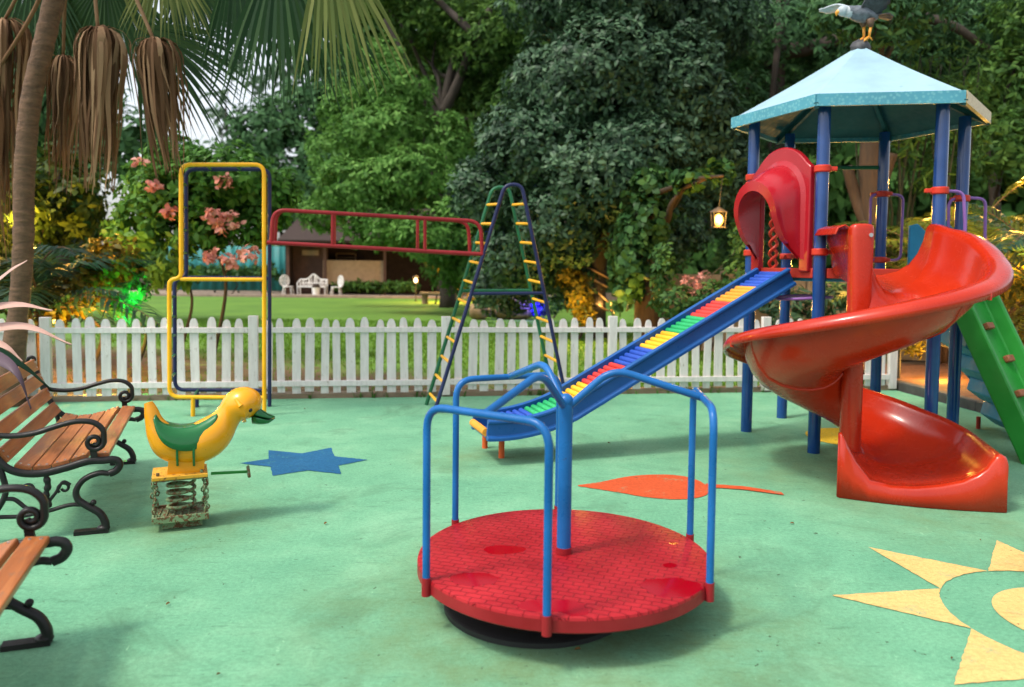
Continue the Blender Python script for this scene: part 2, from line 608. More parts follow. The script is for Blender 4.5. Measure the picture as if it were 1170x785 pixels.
def wood(name, a, b, c):
    t = NT(name)
    v = t.coord('Object', (1.2, 16, 16))
    geo = t.n('ShaderNodeNewGeometry')
    n = t.noise(v, 2.0, 8, 0.62, 0.7)
    big = t.noise(t.coord('Object'), 2.2, 4)
    col = t.ramp(n, [(0.28, a), (0.5, b), (0.72, c)])
    col = t.mix(t.math('MULTIPLY', big, 0.55), col, b)
    k = t.math('MULTIPLY_ADD', geo.outputs['Random Per Island'], 0.5, 0.72)
    col = t.mix(1.0, col, t.ramp(k, [(0.0, (0, 0, 0)), (1, (1, 1, 1))]), 'MULTIPLY')
    worn = t.noise(t.coord('Object', (3, 9, 9)), 3.2, 7, 0.7)
    col = t.mix(t.ramp(worn, [(0.54, (0, 0, 0)), (0.66, (0.7,) * 3)]), col, (0.24, 0.13, 0.08))
    t.color(col)
    t.rough(t.ramp(big, [(0.3, (0.32,) * 3), (0.7, (0.55,) * 3)]))
    t.bump(n, 0.25, 0.004)
    return t.m
M['wood'] = wood('varnished_wood', (0.18, 0.048, 0.012), (0.36, 0.115, 0.032), (0.52, 0.20, 0.068))

def white_wood():
    t = NT('white_painted_wood')
    v = t.coord('Object', (9, 9, 1.3))
    n = t.noise(v, 3, 7, 0.65)
    o = t.coord('Object')
    big = t.noise(o, 0.8, 4)
    geo = t.n('ShaderNodeNewGeometry')
    col = t.ramp(n, [(0.25, (0.54, 0.50, 0.49)), (0.6, (0.71, 0.675, 0.66))])
    col = t.mix(t.math('MULTIPLY', geo.outputs['Random Per Island'], 0.28), col, (0.46, 0.435, 0.42))
    peel = t.noise(t.coord('Object', (5, 5, 1.6)), 6, 8, 0.7)
    col = t.mix(t.ramp(peel, [(0.62, (0, 0, 0)), (0.66, (0.8,) * 3)]), col, (0.27, 0.22, 0.17))
    sep = t.n('ShaderNodeSeparateXYZ')
    t.l(o, sep.inputs[0])
    splash = t.math('SUBTRACT', t.math('MULTIPLY_ADD', sep.outputs['Z'], -3.2, 0.72), t.math('MULTIPLY', n, 0.6), clamp=True)
    col = t.mix(t.math('MULTIPLY', splash, 0.55), col, (0.24, 0.20, 0.13))
    t.color(col)
    t.rough(0.6)
    t.bump(n, 0.2, 0.006)
    return t.m
M['fence'] = white_wood()

def roof_mat(name, base, flake, pattern):
    t = NT(name)
    v = t.coord('Object')
    n = t.noise(v, 2.5, 6, 0.65)
    col = t.ramp(n, [(0.3, tuple(x * 0.85 for x in base)), (0.7, tuple(min(1, x * 1.12) for x in base))])
    if pattern:
        vo = t.n('ShaderNodeTexVoronoi', feature='F1')
        vo.inputs['Scale'].default_value = 34
        t.l(v, vo.inputs['Vector'])
        col = t.mix(t.ramp(vo.outputs['Distance'], [(0.25, (0.75,) * 3), (0.5, (0, 0, 0))]), col, flake)
    ch = t.noise(v, 14, 8, 0.7)
    col = t.mix(t.ramp(ch, [(0.64, (0, 0, 0)), (0.68, (0.8,) * 3)]), col, flake)
    t.color(col)
    t.rough(0.42)
    t.bump(t.noise(v, 5, 5), 0.12, 0.02)
    return t.m
M['roof'] = roof_mat('pale_blue_roof', (0.28, 0.44, 0.52), (0.19, 0.33, 0.42), False)
M['fascia'] = roof_mat('blue_fascia', (0.06, 0.27, 0.36), (0.14, 0.38, 0.43), True)
M['fascia_cream'] = roof_mat('cream_fascia', (0.62, 0.44, 0.20), (0.45, 0.25, 0.08), True)
M['roof_in'] = paint('shaded_teal_underside', (0.018, 0.085, 0.105), 0.5, 0.7, (0.02, 0.08, 0.10))  # shade under the roof put into a darker teal

# ================================================================== ground
def rough_edge(poly, step=0.02, amp=0.0035):        # hand-cut outline
    out = []
    for p, q in zip(poly, poly[1:] + poly[:1]):
        n = max(1, int(math.hypot(q[0] - p[0], q[1] - p[1]) / step))
        for i in range(n):
            t = i / n
            j = amp if i else 0
            out.append((p[0] + (q[0] - p[0]) * t + random.uniform(-j, j), p[1] + (q[1] - p[1]) * t + random.uniform(-j, j)))
    return out
def flat(name, poly, z, mat):
    mb = MB()
    if name.endswith('marking'):
        poly = rough_edge([tuple(p) for p in poly])
    mb.add([V((p[0], p[1], z)) for p in poly], [tuple(range(len(poly)))])
    return struct(mb.build(name, mat, smooth=0, weld=False))

FX = lambda x: 8.682 + (x + 4.707) * 0.150            # the fence line on the ground
def soil_mat():
    t = NT('soil')
    v = t.coord('Object')
    n = t.noise(v, 3, 8, 0.7)
    t.color(t.ramp(n, [(0.3, (0.035, 0.022, 0.012)), (0.7, (0.10, 0.065, 0.035))]))
    t.rough(0.95)
    t.bump(n, 0.8, 0.04)
    return t.m
M['soil'] = soil_mat()
def lawn_mat():
    t = NT('lawn')
    v = t.coord('Object')
    n = t.noise(v, 0.5, 6, 0.6)
    f = t.noise(v, 30, 4, 0.7)
    g = t.ramp(t.math('MULTIPLY_ADD', f, 0.5, t.math('MULTIPLY', n, 0.5)), [(0.3, (0.045, 0.115, 0.008)), (0.5, (0.085, 0.195, 0.013)), (0.7, (0.140, 0.270, 0.025))])
    sep = t.n('ShaderNodeSeparateXYZ')
    t.l(v, sep.inputs[0])
    # trodden bare strip along the fence, wider towards the left
    near = t.math('SUBTRACT', t.math('MULTIPLY_ADD', sep.outputs['X'], -0.55, 11.2), sep.outputs['Y'])
    near = t.math('ADD', near, t.math('MULTIPLY_ADD', t.noise(v, 0.9, 6, 0.7), 5.0, -2.5))
    soil = t.ramp(t.noise(v, 6, 6, 0.7), [(0.3, (0.05, 0.03, 0.016)), (0.7, (0.13, 0.08, 0.04))])
    left = t.math('LESS_THAN', sep.outputs['X'], 0.3)
    t.color(t.mix(t.math('MULTIPLY', left, t.math('MULTIPLY', near, 0.6, clamp=True)), g, soil))
    t.rough(0.9)
    t.bump(f, 0.6, 0.03)
    return t.m
M['lawn'] = lawn_mat()

flat('ground', [(-120, -60), (120, -60), (120, 150), (-120, 150)], -0.03, M['soil'])
flat('playground_floor', [(-11, -4), (13, -4), (13, 6.2), (5.5, 6.2), (5.15, 8.6), (4.98, 10.2), (4.98, FX(4.98) + 0.02), (-11, FX(-11) + 0.02)], 0.0, M['rubber'])
flat('lawn', [(-30, FX(-30) + 0.14), (4.9, FX(4.9) + 0.14), (6.5, 13), (6.5, 22), (9, 30), (9, 37.3), (-30, 36.8)], -0.012, M['lawn'])

def marking(name, px, mat, z=0.004):
    return flat(name, [tuple(G(*p))[:2] for p in px], z, M[mat])
star = [(262, 145), (425, 120), (422, 72), (610, 90), (772, 58), (792, 106), (975, 126), (812, 158), (828, 205), (640, 185), (445, 215), (435, 165)]
marking('star_marking', [(220 + a / 4.875, 500 + b / 4.875) for a, b in star], 'mark_blue')
leaf = catmull([(660, 555, 0), (688, 551, 0), (714, 545.5, 0), (740, 543, 0), (770, 543.3, 0), (793, 547.5, 0), (809, 556, 0)], 4) + \
       catmull([(811, 559, 0), (807, 566, 0), (792, 570, 0), (768, 571, 0), (738, 568.5, 0), (703, 562.5, 0), (661, 556, 0)], 4)
marking('leaf_marking', [(p.x, p.y) for p in leaf], 'mark_red')
marking('leaf_stem_marking', [(806, 553.5), (850, 556.5), (892, 563), (896, 566.5), (848, 560), (808, 557.5)], 'mark_red', 0.0065)
SUN = V((2.57, 3.43, 0))
def arc(c, r, a0, a1, n):
    return [(c[0] + r * math.cos(R(a0 + (a1 - a0) * i / n)), c[1] + r * math.sin(R(a0 + (a1 - a0) * i / n))) for i in range(n + 1)]
for k in range(8):
    a = 32 + 45 * k
    flat('sun_ray_marking', [(SUN.x + 1.06 * math.cos(R(a)), SUN.y + 1.06 * math.sin(R(a)))] + arc(SUN, 0.571, a + 22.4, a - 22.4, 10), 0.004, M['mark_sand'])
flat('sun_disc_marking', arc(SUN, 0.357, 0, 354, 59), 0.004, M['mark_sand'])
flat('round_marking', arc(G(975, 500), 0.42, 0, 354, 40), 0.004, M['mark_yellow'])

# kerbs and planting bed on the right
kb = MB()
kp = [(5.10, 11.6), (5.06, 10.3), (5.22, 8.7), (5.55, 6.9), (5.6, 6.2), (13, 6.2)]
for a, b in zip(kp, kp[1:]):
    kb.bar((*a, 0.035), (*b, 0.035), 0.11, 0.15)
M['kerb'] = plain('kerb_stone', (0.055, 0.055, 0.05), 0.85, 0, 0.4, 8, 0.4)
struct(kb.build('kerb', M['kerb'], bevel=0.012))
bb = MB()
rows = []
for i in range(40):
    row = []
    for j in range(30):
        x = 5.22 + 9 * j / 29
        y = 6.3 + 6.6 * i / 39
        x += max(0, (8.7 - y) * 0.16) if y < 8.7 else (-0.1 if y > 10 else 0)
        row.append(V((x, y, 0.055 + 0.07 * math.sin(x * 2.1) * math.cos(y * 1.7) * min(1, j / 3) + random.uniform(0, 0.03) + 0.02 * j / 8)))
    rows.append(row)
bb.grid(rows)
M['mulch'] = plain('leaf_mulch', (0.13, 0.05, 0.02), 0.95, 0, 0.5, 22, 0.9)
o = struct(bb.build('planting_bed', M['mulch']))
sl = MB()
a0, a1 = -9.0, 4.98
sl.bar((a0, FX(a0) + 0.075, 0.022), (a1, FX(a1) + 0.075, 0.022), 0.13, 0.085)
M['sleeper'] = wood('weathered_board', (0.11, 0.07, 0.045), (0.20, 0.14, 0.09), (0.29, 0.22, 0.15))
struct(sl.build('fence_footing', M['sleeper'], bevel=0.01))

# ================================================================== merry-go-round
MC = V((0.252, 3.595, 0))
MR, MZ = 0.676, 0.222
mg = thing('merry_go_round', 'red round platform roundabout with bent blue handrails and wet patches', 'merry-go-round', MC)
def platform_mat():
    t = NT('red_tread_plate')
    v = t.coord('Object', rot=(0, 0, 0.35))
    br = t.n('ShaderNodeTexBrick')
    br.inputs['Scale'].default_value = 10.5
    br.inputs['Mortar Size'].default_value = 0.035
    br.inputs['Mortar Smooth'].default_value = 0.6
    br.inputs['Brick Width'].default_value = 0.72
    br.inputs['Row Height'].default_value = 0.40
    t.l(v, br.inputs['Vector'])
    o = t.coord('Object')
    n = t.noise(o, 3.5, 6, 0.65)
    f = t.noise(o, 40, 5, 0.7)
    base = t.ramp(n, [(0.3, (0.25, 0.005, 0.010)), (0.7, (0.40, 0.017, 0.024))])
    base = t.mix(t.ramp(f, [(0.58, (0, 0, 0)), (0.72, (0.3,) * 3)]), base, (0.38, 0.07, 0.06))
    base = t.mix(t.math('MULTIPLY', br.outputs['Fac'], 0.24), base, (0.15, 0.004, 0.010))
    wet = None
    sep = t.n('ShaderNodeSeparateXYZ')
    t.l(o, sep.inputs[0])
    for px, py, rx, ry in ((575, 628, .098, .062), (541, 662, .115, .075), (628, 692, .145, .062), (768, 671, .135, .105), (766, 646, .035, .030), (770, 621, .022, .018), (655, 697, .06, .05)):
        p = G(px, py, MZ) - MC
        dx = t.math('DIVIDE', t.math('SUBTRACT', sep.outputs['X'], p.x), rx)
        dy = t.math('DIVIDE', t.math('SUBTRACT', sep.outputs['Y'], p.y), ry)
        d = t.math('SQRT', t.math('ADD', t.math('MULTIPLY', dx, dx), t.math('MULTIPLY', dy, dy)))
        wet = d if wet is None else t.math('MINIMUM', wet, d)
    edge = t.math('ADD', wet, t.math('MULTIPLY_ADD', t.noise(o, 13, 4, 0.6), 0.9, -0.45))
    mask = t.ramp(edge, [(0.93, (1, 1, 1)), (0.99, (0, 0, 0))])
    up = t.n('ShaderNodeNewGeometry')
    t.color(t.mix(mask, base, (0.27, 0.000, 0.007)))
    t.b.inputs['Specular IOR Level'].default_value = 0.22
    t.rough(t.mix(mask, t.ramp(n, [(0.3, (0.36,) * 3), (0.7, (0.52,) * 3)]), (0.14, 0.14, 0.14)))
    inv = t.math('SUBTRACT', 1.0, mask)
    b1 = t.bump(t.math('MULTIPLY', br.outputs['Fac'], inv), 0.9, 0.012)
    t.bump(t.math('MULTIPLY', f, inv), 0.12, 0.004, b1)
    return t.m
M['plate'] = platform_mat()
M['rim_red'] = paint('rim_red', (0.25, 0.007, 0.012), 0.4, 0.68, (0.12, 0.03, 0.02), 0.2)
mb = MB()
mb.lathe([(0, MZ), (0.2, MZ), (MR - 0.012, MZ), (MR - 0.003, MZ - 0.004), (MR, MZ - 0.014)], MC, 96)
plat = mb.build('platform', M['plate'], mg)
mb = MB()
mb.lathe([(MR, MZ - 0.0141), (MR, MZ - 0.060), (MR - 0.008, MZ - 0.067), (MR - 0.04, MZ - 0.067), (MR - 0.05, MZ - 0.03), (0, MZ - 0.028)], MC, 96)
mb.build('rim', M['rim_red'], plat)
mb = MB()
mb.lathe([(0, 0.03), (0.405, 0.03), (0.42, 0.022), (0.42, 0.001)], MC + V((-0.13, -0.06, 0)), 48)  # off-centre dark disc stands in for the shadow under the platform
mb.lathe([(0.14, 0.03), (0.12, MZ - 0.03)], MC, 24)
for k in range(6):
    a = k * math.pi / 3
    mb.bar(MC + V((0.1 * math.cos(a), 0.1 * math.sin(a), 0.155)), MC + V((0.60 * math.cos(a), 0.60 * math.sin(a), 0.165)), 0.04, 0.05)
mb.build('base', M['steel_and_shadow'], mg)  # steel hub and arms, together with the painted shadow disc
RZ = 0.965
mb = MB()
mb.cyl(MC + V((0, 0, MZ)), MC + V((0, 0, RZ - 0.03)), 0.033, 20)
mb.ball(MC + V((0, 0, RZ - 0.03)), 0.036, 16, 8)
post = mb.build('centre_post', M['blue'], mg)
mb = MB()
mb.cyl(MC + V((0, 0, MZ + 0.001)), MC + V((0, 0, MZ + 0.03)), 0.0365, 20)
mb.build('collar', M['rim_red'], post)
for k, ca in enumerate((355, 115, 235)):
    pa = [MC + V((0.689 * math.cos(R(ca + s * 26)), 0.689 * math.sin(R(ca + s * 26)), 0)) for s in (-1, 1)]
    z0 = MZ - 0.066
    up = [p + V((0, 0, RZ)) for p in pa]
    path = fillet([pa[0] + V((0, 0, z0 + 0.02)), up[0], up[1], pa[1] + V((0, 0, z0 + 0.02))], 0.10, 8)
    mb = MB()
    mb.tube(path, 0.0165, 14)
    rail = mb.build('handrail', M['blue'], mg)
    for p in pa:
        mb = MB()
        mb.cyl(p + V((0, 0, z0)), p + V((0, 0, MZ + 0.012)), 0.0198, 14)
        mb.build('sleeve', M['rim_red'], rail)
    d = V((math.cos(R(ca)), math.sin(R(ca)), 0))
    mid = (up[0] + up[1]) / 2
    path = fillet([MC + V((0, 0, RZ - 0.05)) + d * 0.02, MC + d * 0.21 + V((0, 0, RZ + 0.125)), mid], 0.09, 8)
    mb = MB()
    mb.tube(path, 0.0175, 14)
    mb.build('brace_bar', M['blue'], mg)

# ================================================================== play tower with its slides
TC = V((3.152, 7.313, 0))
TR = 0.912
PA = [170.5 + 60 * k for k in range(6)]                # P1, P2, P5, P6, B2, B1
PP = [TC + V((TR * math.cos(R(a)), TR * math.sin(R(a)), 0)) for a in PA]
tw = thing('play_tower', 'roofed hexagonal climbing tower with red spiral slide, roller slide and blue posts', 'play tower', TC)
EZ = 2.955
poles = []
for p in PP:
    mb = MB()
    mb.cyl(p, p + V((0, 0, EZ - 0.02)), 0.052, 22)
    poles.append(mb.build('post', M['blue_pole'], tw))
def clamp(k, z, mat='clamp'):
    p = PP[k]
    mb = MB()
    mb.lathe([(0.053, -0.03), (0.068, -0.026), (0.068, 0.026), (0.053, 0.03)], p + V((0, 0, z)), 24)
    for s in (60, -60):
        a = R(PA[k] + 180 + s)
        d = V((math.cos(a), math.sin(a), 0))
        mb.bar(p + d * 0.055 + V((0, 0, z)), p + d * 0.115 + V((0, 0, z)), 0.04, 0.035)
    mb.build('clamp', M[mat], poles[k], bevel=0.006)
def pz(px, py, k):                                    # height on a post seen at a pixel row
    return AT(px, py, PP[k].y).z
for k, px, py in ((0, 862, 203), (0, 862, 211.5), (0, 857, 289), (1, 942, 193), (1, 937, 288), (2, 1077, 218), (3, 1105, 227), (4, 1012, 222), (4, 1008, 297), (5, 899, 293)):
    clamp(k, pz(px, py, k))
# roof
RR = 1.115
eave = [TC + V((RR * math.cos(R(a)), RR * math.sin(R(a)), EZ)) for a in PA]
apex = TC + V((0, 0, 3.60))
mb = MB()
for k in range(6):
    a, b = eave[k], eave[(k + 1) % 6]
    rows = []
    for i in range(9):
        t = i / 8
        l, r_ = a.lerp(apex, t), b.lerp(apex, t)
        sag = V((0, 0, -0.012 * math.sin(math.pi * t)))
        rows.append([l.lerp(r_, j / 6) + sag for j in range(7)])
    mb.grid(rows)
roof = mb.build('roof', M['roof'], tw, smooth=12)
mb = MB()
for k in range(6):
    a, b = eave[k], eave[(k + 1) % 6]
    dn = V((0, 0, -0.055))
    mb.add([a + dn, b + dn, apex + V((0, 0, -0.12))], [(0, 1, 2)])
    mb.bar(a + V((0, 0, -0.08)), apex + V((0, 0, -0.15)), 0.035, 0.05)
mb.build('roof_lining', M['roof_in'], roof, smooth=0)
for k in range(6):
    a, b = eave[k], eave[(k + 1) % 6]
    n = ((a + b) / 2 - TC)
    n.z = 0
    n.normalize()
    mb = MB()
    mb.add([a + V((0, 0, 0.012)) + n * 0.012, b + V((0, 0, 0.012)) + n * 0.012, b + V((0, 0, -0.085)) + n * 0.012, a + V((0, 0, -0.085)) + n * 0.012,
            a + V((0, 0, 0.008)) - n * 0.02, b + V((0, 0, 0.008)) - n * 0.02, b + V((0, 0, -0.085)) - n * 0.02, a + V((0, 0, -0.085)) - n * 0.02],
           [(0, 1, 2, 3), (4, 7, 6, 5), (0, 4, 5, 1), (3, 2, 6, 7), (0, 3, 7, 4), (1, 5, 6, 2)])
    f = mb.build('fascia', M['fascia_cream' if k == 2 else 'fascia'], roof, smooth=0)
    if k == 2:
        f['label'] = 'cream fascia board'
# beams and deck
DZ = 1.50
mb = MB()
mb.prism([TC + (p - TC) * 0.955 for p in PP], DZ - 0.05, DZ)
mb.build('deck', M['stair_blue'], tw, bevel=0.008)
for k in range(6):
    a, b = PP[k], PP[(k + 1) % 6]
    d = (b - a).normalized()
    mb = MB()
    mb.bar(a + d * 0.055 + V((0, 0, DZ + 0.02)), b - d * 0.055 + V((0, 0, DZ + 0.02)), 0.055, 0.085)
    mb.build('deck_beam', M['beam_red'], tw, bevel=0.006)
# crossbar between the two rear posts
mb = MB()
mb.cyl(PP[5] + V((0, 0, pz(975, 191, 4))), PP[4] + V((0, 0, pz(975, 191, 4))), 0.02, 12)
mb.build('crossbar', M['dgreen'], tw)
# hood panel between P1 and P2
a, b = PP[0], PP[1]
e = (b - a).normalized()
W = (b - a).length
nn = V((e.y, -e.x, 0))
if nn.dot((a + b) / 2 - TC) < 0:
    nn = -nn
def side(s, z, o=0.0):
    return a + e * s + nn * o + V((0, 0, z))
zb = 1.53
outer, inner, hood = [], [], []
NS = 28
hw, htop = 0.265, 2.43
def hood_pt(t, w=hw, top=htop, base=1.66):
    ang = math.pi * (1 - t)
    if t < 0.25:
        z = base + (top - w - base) * (t / 0.25)
        return W / 2 - w, z
    if t > 0.75:
        z = base + (top - w - base) * ((1 - t) / 0.25)
        return W / 2 + w, z
    ang = math.pi * (1 - (t - 0.25) / 0.5)
    return W / 2 + w * math.cos(ang), top - w + w * math.sin(ang)
def panel_pt(t):
    lx, rx, zs = 0.075, W - 0.075, 2.42
    if t < 0.25:
        return lx, zb + (zs - zb) * t / 0.25
    if t > 0.75:
        return rx, zb + (zs - zb) * (1 - t) / 0.25
    u = (t - 0.25) / 0.5
    s = lx + (rx - lx) * u
    v = abs(u - 0.5) * 2
    return s, zs + 0.20 * (1 - min(1, v * 1.06) ** 2.2) - 0.015 * (1 if 0.9 < v < 0.99 else 0)
mb = MB()
for o_, flip in ((0.0, 0), (0.06, 1)):
    mb.grid([[side(*panel_pt(i / NS), o_) for i in range(NS + 1)], [side(*hood_pt(i / NS, base=zb), o_) for i in range(NS + 1)]])
mb.grid([[side(*panel_pt(i / NS), 0.0) for i in range(NS + 1)], [side(*panel_pt(i / NS), 0.06) for i in range(NS + 1)]])
mb.grid([[side(*hood_pt(i / NS, base=zb), 0.0) for i in range(NS + 1)], [side(*hood_pt(i / NS, base=zb), 0.06) for i in range(NS + 1)]])
for tt in (0.0, 1.0):
    p, q = panel_pt(tt), hood_pt(tt, base=zb)
    mb.add([side(*p, 0), side(*p, 0.06), side(*q, 0.06), side(*q, 0)], [(0, 1, 2, 3)])
pan = mb.build('entry_panel', M['hood_red'], tw, bevel=0.012)
def hood_out(t):
    return 0.13 + 0.17 * math.sin(math.pi * t) ** 0.7
mb = MB()
rows = []
for j in range(13):
    q = j / 12
    wq = hw + 0.035 - 0.03 * q + 0.02 * max(0, q - 0.8) * 5
    tq = htop + 0.035 - 0.17 * q ** 1.6 + 0.02 * max(0, q - 0.8) * 5
    bq = 1.63 + 0.14 * q
    if j == 0:
        wq, tq = hw + 0.07, htop + 0.075
    row = []
    for i in range(NS + 1):
        s, z = hood_pt(i / NS, wq, tq, bq)
        row.append(side(s, z, 0.06 + hood_out(i / NS) * q))
    rows.append(row)
mb.grid(rows)
inn = [[side(*hood_pt(i / NS, hw - 0.04 * q, htop - 0.03 - 0.17 * q ** 1.6, 1.63 + 0.14 * q), 0.06 + hood_out(i / NS) * q) for i in range(NS + 1)] for q in (1.0, 0.6, 0.2, 0.0)]
mb.grid([rows[-1]] + inn)
mb.build('hood', M['hood_red'], pan)
# twisted pole seen through the opening
mb = MB()
c0 = (PP[0] + PP[5]) / 2 + V((0.03, -0.02, 0))
for ph in (0, math.pi):
    mb.tube([c0 + V((0.035 * math.cos(ph + t * 0.55), 0.035 * math.sin(ph + t * 0.55), DZ + 0.02 + t * 0.017)) for t in range(44)], 0.016, 8)
mb.cyl(c0 + V((0, 0, DZ)), c0 + V((0, 0, DZ + 0.06)), 0.07, 14)
mb.cyl(c0 + V((0, 0, DZ + 0.74)), c0 + V((0, 0, DZ + 0.80)), 0.07, 14)
mb.build('twisted_column', M['clamp'], tw)
# grab handles
def handle(k, pts, name='grab_handle'):
    y0 = PP[k]
    q = [VP(x, y, tuple(y0), (1, 0.05)) for x, y in pts]
    mb = MB()
    mb.tube(fillet(q, 0.07, 6), 0.0135, 10)
    return mb.build(name, M['purple'], tw)
handle(4, [(1010, 222), (995, 222), (993, 297), (1009, 298), (1029, 297), (1032, 223), (1012, 222)])
handle(2, [(1077, 218), (1101, 219), (1103, 262), (1098, 300), (1073, 302)])
handle(3, [(1104, 226), (1084, 228), (1083, 300), (1103, 302)])
handle(3, [(1105, 226), (1126, 227), (1125, 300), (1106, 302)])
mb = MB()
hc = PP[1] + V((0.02, 0.40, 0))
mb.tube([hc + V((0.24 * math.cos(t * 0.21), 0.24 * math.sin(t * 0.21), 1.30 + 0.012 * math.sin(t * 0.3))) for t in range(30)], 0.013, 10, closed=True)
mb.tube([hc + V((-0.24, 0, 1.30)), hc + V((-0.24, 0.02, 1.5))], 0.013, 10)
mb.build('climbing_ring', M['purple'], tw)

# ---- roller slide
T0 = V((2.36, 7.055, 0))
B0 = V((-0.25, 6.235, 0))
ax = (B0 - T0)
LH = ax.length
ax.normalize()
sd = V((-ax.y, ax.x, 0))
def slide_z(s):                                        # height of the roller bed
    t = s / LH
    zt, ze = 1.47, 0.262
    lin = zt + (0.245 - zt) * (t / 0.835)
    if t < 0.74:
        return lin
    a_ = zt + (0.245 - zt) * (0.74 / 0.835)
    u = (t - 0.74) / 0.26
    return a_ * (1 - u) ** 2 + 2 * u * (1 - u) * 0.238 + ze * u * u
NSL = 60
bed = MB()
path = [T0 + ax * (LH * i / NSL) + V((0, 0, slide_z(LH * i / NSL))) for i in range(NSL + 1)]
def sweep(mb, prof, lo=0, hi=NSL, close=True):
    rows = []
    for i in range(lo, hi + 1):
        t = (path[min(i + 1, NSL)] - path[max(i - 1, 0)]).normalized()
        up = sd.cross(t)
        if up.z < 0:
            up = -up
        rows.append([path[i] + sd * y + up * z for y, z in prof])
    o = len(mb.v)
    mb.grid(rows, True, False)
    n = len(prof)
    mb.f += [tuple(o + k for k in range(n)), tuple(o + (len(rows) - 1) * n + k for k in range(n))]
    mb.mi += [0, 0]
sweep(bed, [(-0.21, -0.045), (0.21, -0.045), (0.21, -0.03), (-0.21, -0.03)])
rsl = bed.build('roller_slide', M['slide_blue'], tw, smooth=30)
for s in (-1, 1):
    rail = MB()
    y0, y1, y2 = 0.205 * s, 0.235 * s, 0.258 * s
    sweep(rail, [(y0, -0.05), (y0, 0.082), (y0 - 0.004 * s, 0.098), (y1 - 0.01 * s, 0.108), (y2, 0.10), (y2, 0.08), (y1, 0.07), (y1, -0.02), (y2, -0.035), (y2, -0.06), (y0, -0.06)])
    rail.build('side_rail', M['slide_blue'], rsl, smooth=30, bevel=0.004)
seq = 'bbbbbooooorrrrrgggggyyyyybbbbbrrrrrryyyyygggggbbbbb'
RCOL = dict(b=(0.02, 0.075, 0.42), o=(0.72, 0.30, 0.03), r=(0.62, 0.045, 0.035), g=(0.02, 0.36, 0.12), y=(0.78, 0.44, 0.02))
for k, c in RCOL.items():
    M['roll_' + k] = paint('roller_' + k, c, 0.4, 0.75)
cum = [0.0]
for i in range(NSL):
    cum.append(cum[-1] + (path[i + 1] - path[i]).length)
def at_len(L):
    for i in range(NSL):
        if cum[i + 1] >= L:
            t = (L - cum[i]) / (cum[i + 1] - cum[i])
            return path[i].lerp(path[i + 1], t)
    return path[-1]
NR = len(seq)
for i, c in enumerate(seq):
    p = at_len(0.05 + (cum[-1] - 0.22) * i / (NR - 1)) + V((0.014, 0.005, 0.058))
    mb = MB()
    mb.tube([p - sd * 0.196, p - sd * 0.188, p + sd * 0.188, p + sd * 0.196], [0.019, 0.0245, 0.0245, 0.019], 12)
    mb.build('roller', M['roll_' + c], rsl)
mb = MB()
pe = path[-1]
mb.tube([pe - sd * 0.20 + V((0, 0, 0.0)), pe + sd * 0.20], 0.032, 14)
mb.build('end_roller', M['roll_o'], rsl)
for p0 in ((-0.073, 6.314), (-0.219, 6.646)):
    mb = MB()
    q = V((p0[0], p0[1], 0))
    mb.cyl(q, q + V((0, 0, 0.19)), 0.024, 14)
    mb.build('leg', M['leg_orange'], rsl)

# ---- spiral slide
SCN = V((2.525, 5.80, 0))
ROUT = [(60, .92), (28, .915), (0, .865), (-45, .815), (-90, .80), (-180, .775), (-270, .79), (-300, .82), (-360, .85), (-400, .85)]
LIFT = [(60, .46), (28, .44), (0, .34), (-40, .14), (-400, .10)]
def sec_spiral(a_deg, floor, wall, rin=0.075, fl=0.14):
    rout, innerlift = lerp_tab(ROUT, a_deg), lerp_tab(LIFT, a_deg)
    d = V((math.cos(R(a_deg)), math.sin(R(a_deg)), 0))
    return [SCN + d * r + V((0, 0, floor + z)) for r, z in chute_prof(rin, rout, wall, fl, innerlift)]
def chute_prof(rin, rout, wall, fl, il):
    w = rout - rin
    pts = [(rin, il), (rin + 0.04 * w, il * 0.72), (rin + 0.10 * w, il * 0.40), (rin + 0.2 * w, il * 0.12), (rin + 0.34 * w, 0.0), (rin + 0.5 * w, 0.008), (rin + 0.66 * w, 0.03 + 0.02 * wall),
           (rin + 0.80 * w, 0.13 * wall + 0.04), (rin + 0.90 * w, 0.38 * wall + 0.03), (rin + 0.96 * w, 0.68 * wall + 0.01), (rin + 0.985 * w, 0.90 * wall), (rin + 1.0 * w, wall * 0.975),
           (rin + w + fl * 0.15, wall + 0.010), (rin + w + fl * 0.5, wall + 0.012), (rin + w + fl * 0.88, wall - 0.002), (rin + w + fl, wall - 0.03), (rin + w + fl * 1.0, wall - 0.07)]
    return pts
def lerp_tab(tab, x):
    for (x0, y0), (x1, y1) in zip(tab, tab[1:]):
        if (x - x0) * (x - x1) <= 0:
            t = (x - x0) / (x1 - x0)
            return y0 + (y1 - y0) * t
    return tab[-1][1]
RIM = [(60, 1.90), (28, 1.89), (15, 1.855), (5, 1.80), (-5, 1.725), (-15, 1.65), (-45, 1.51), (-90, 1.365), (-135, 1.21), (-180, 1.067), (-230, 0.86), (-270, 0.68), (-300, 0.56), (-330, 0.445), (-360, 0.365), (-385, 0.345)]
FLO = [(60, 1.50), (45, 1.45), (20, 1.36), (0, 1.27), (-90, 0.97), (-180, 0.66), (-270, 0.36), (-300, 0.25), (-330, 0.155), (-360, 0.10), (-385, 0.085)]
secs = []
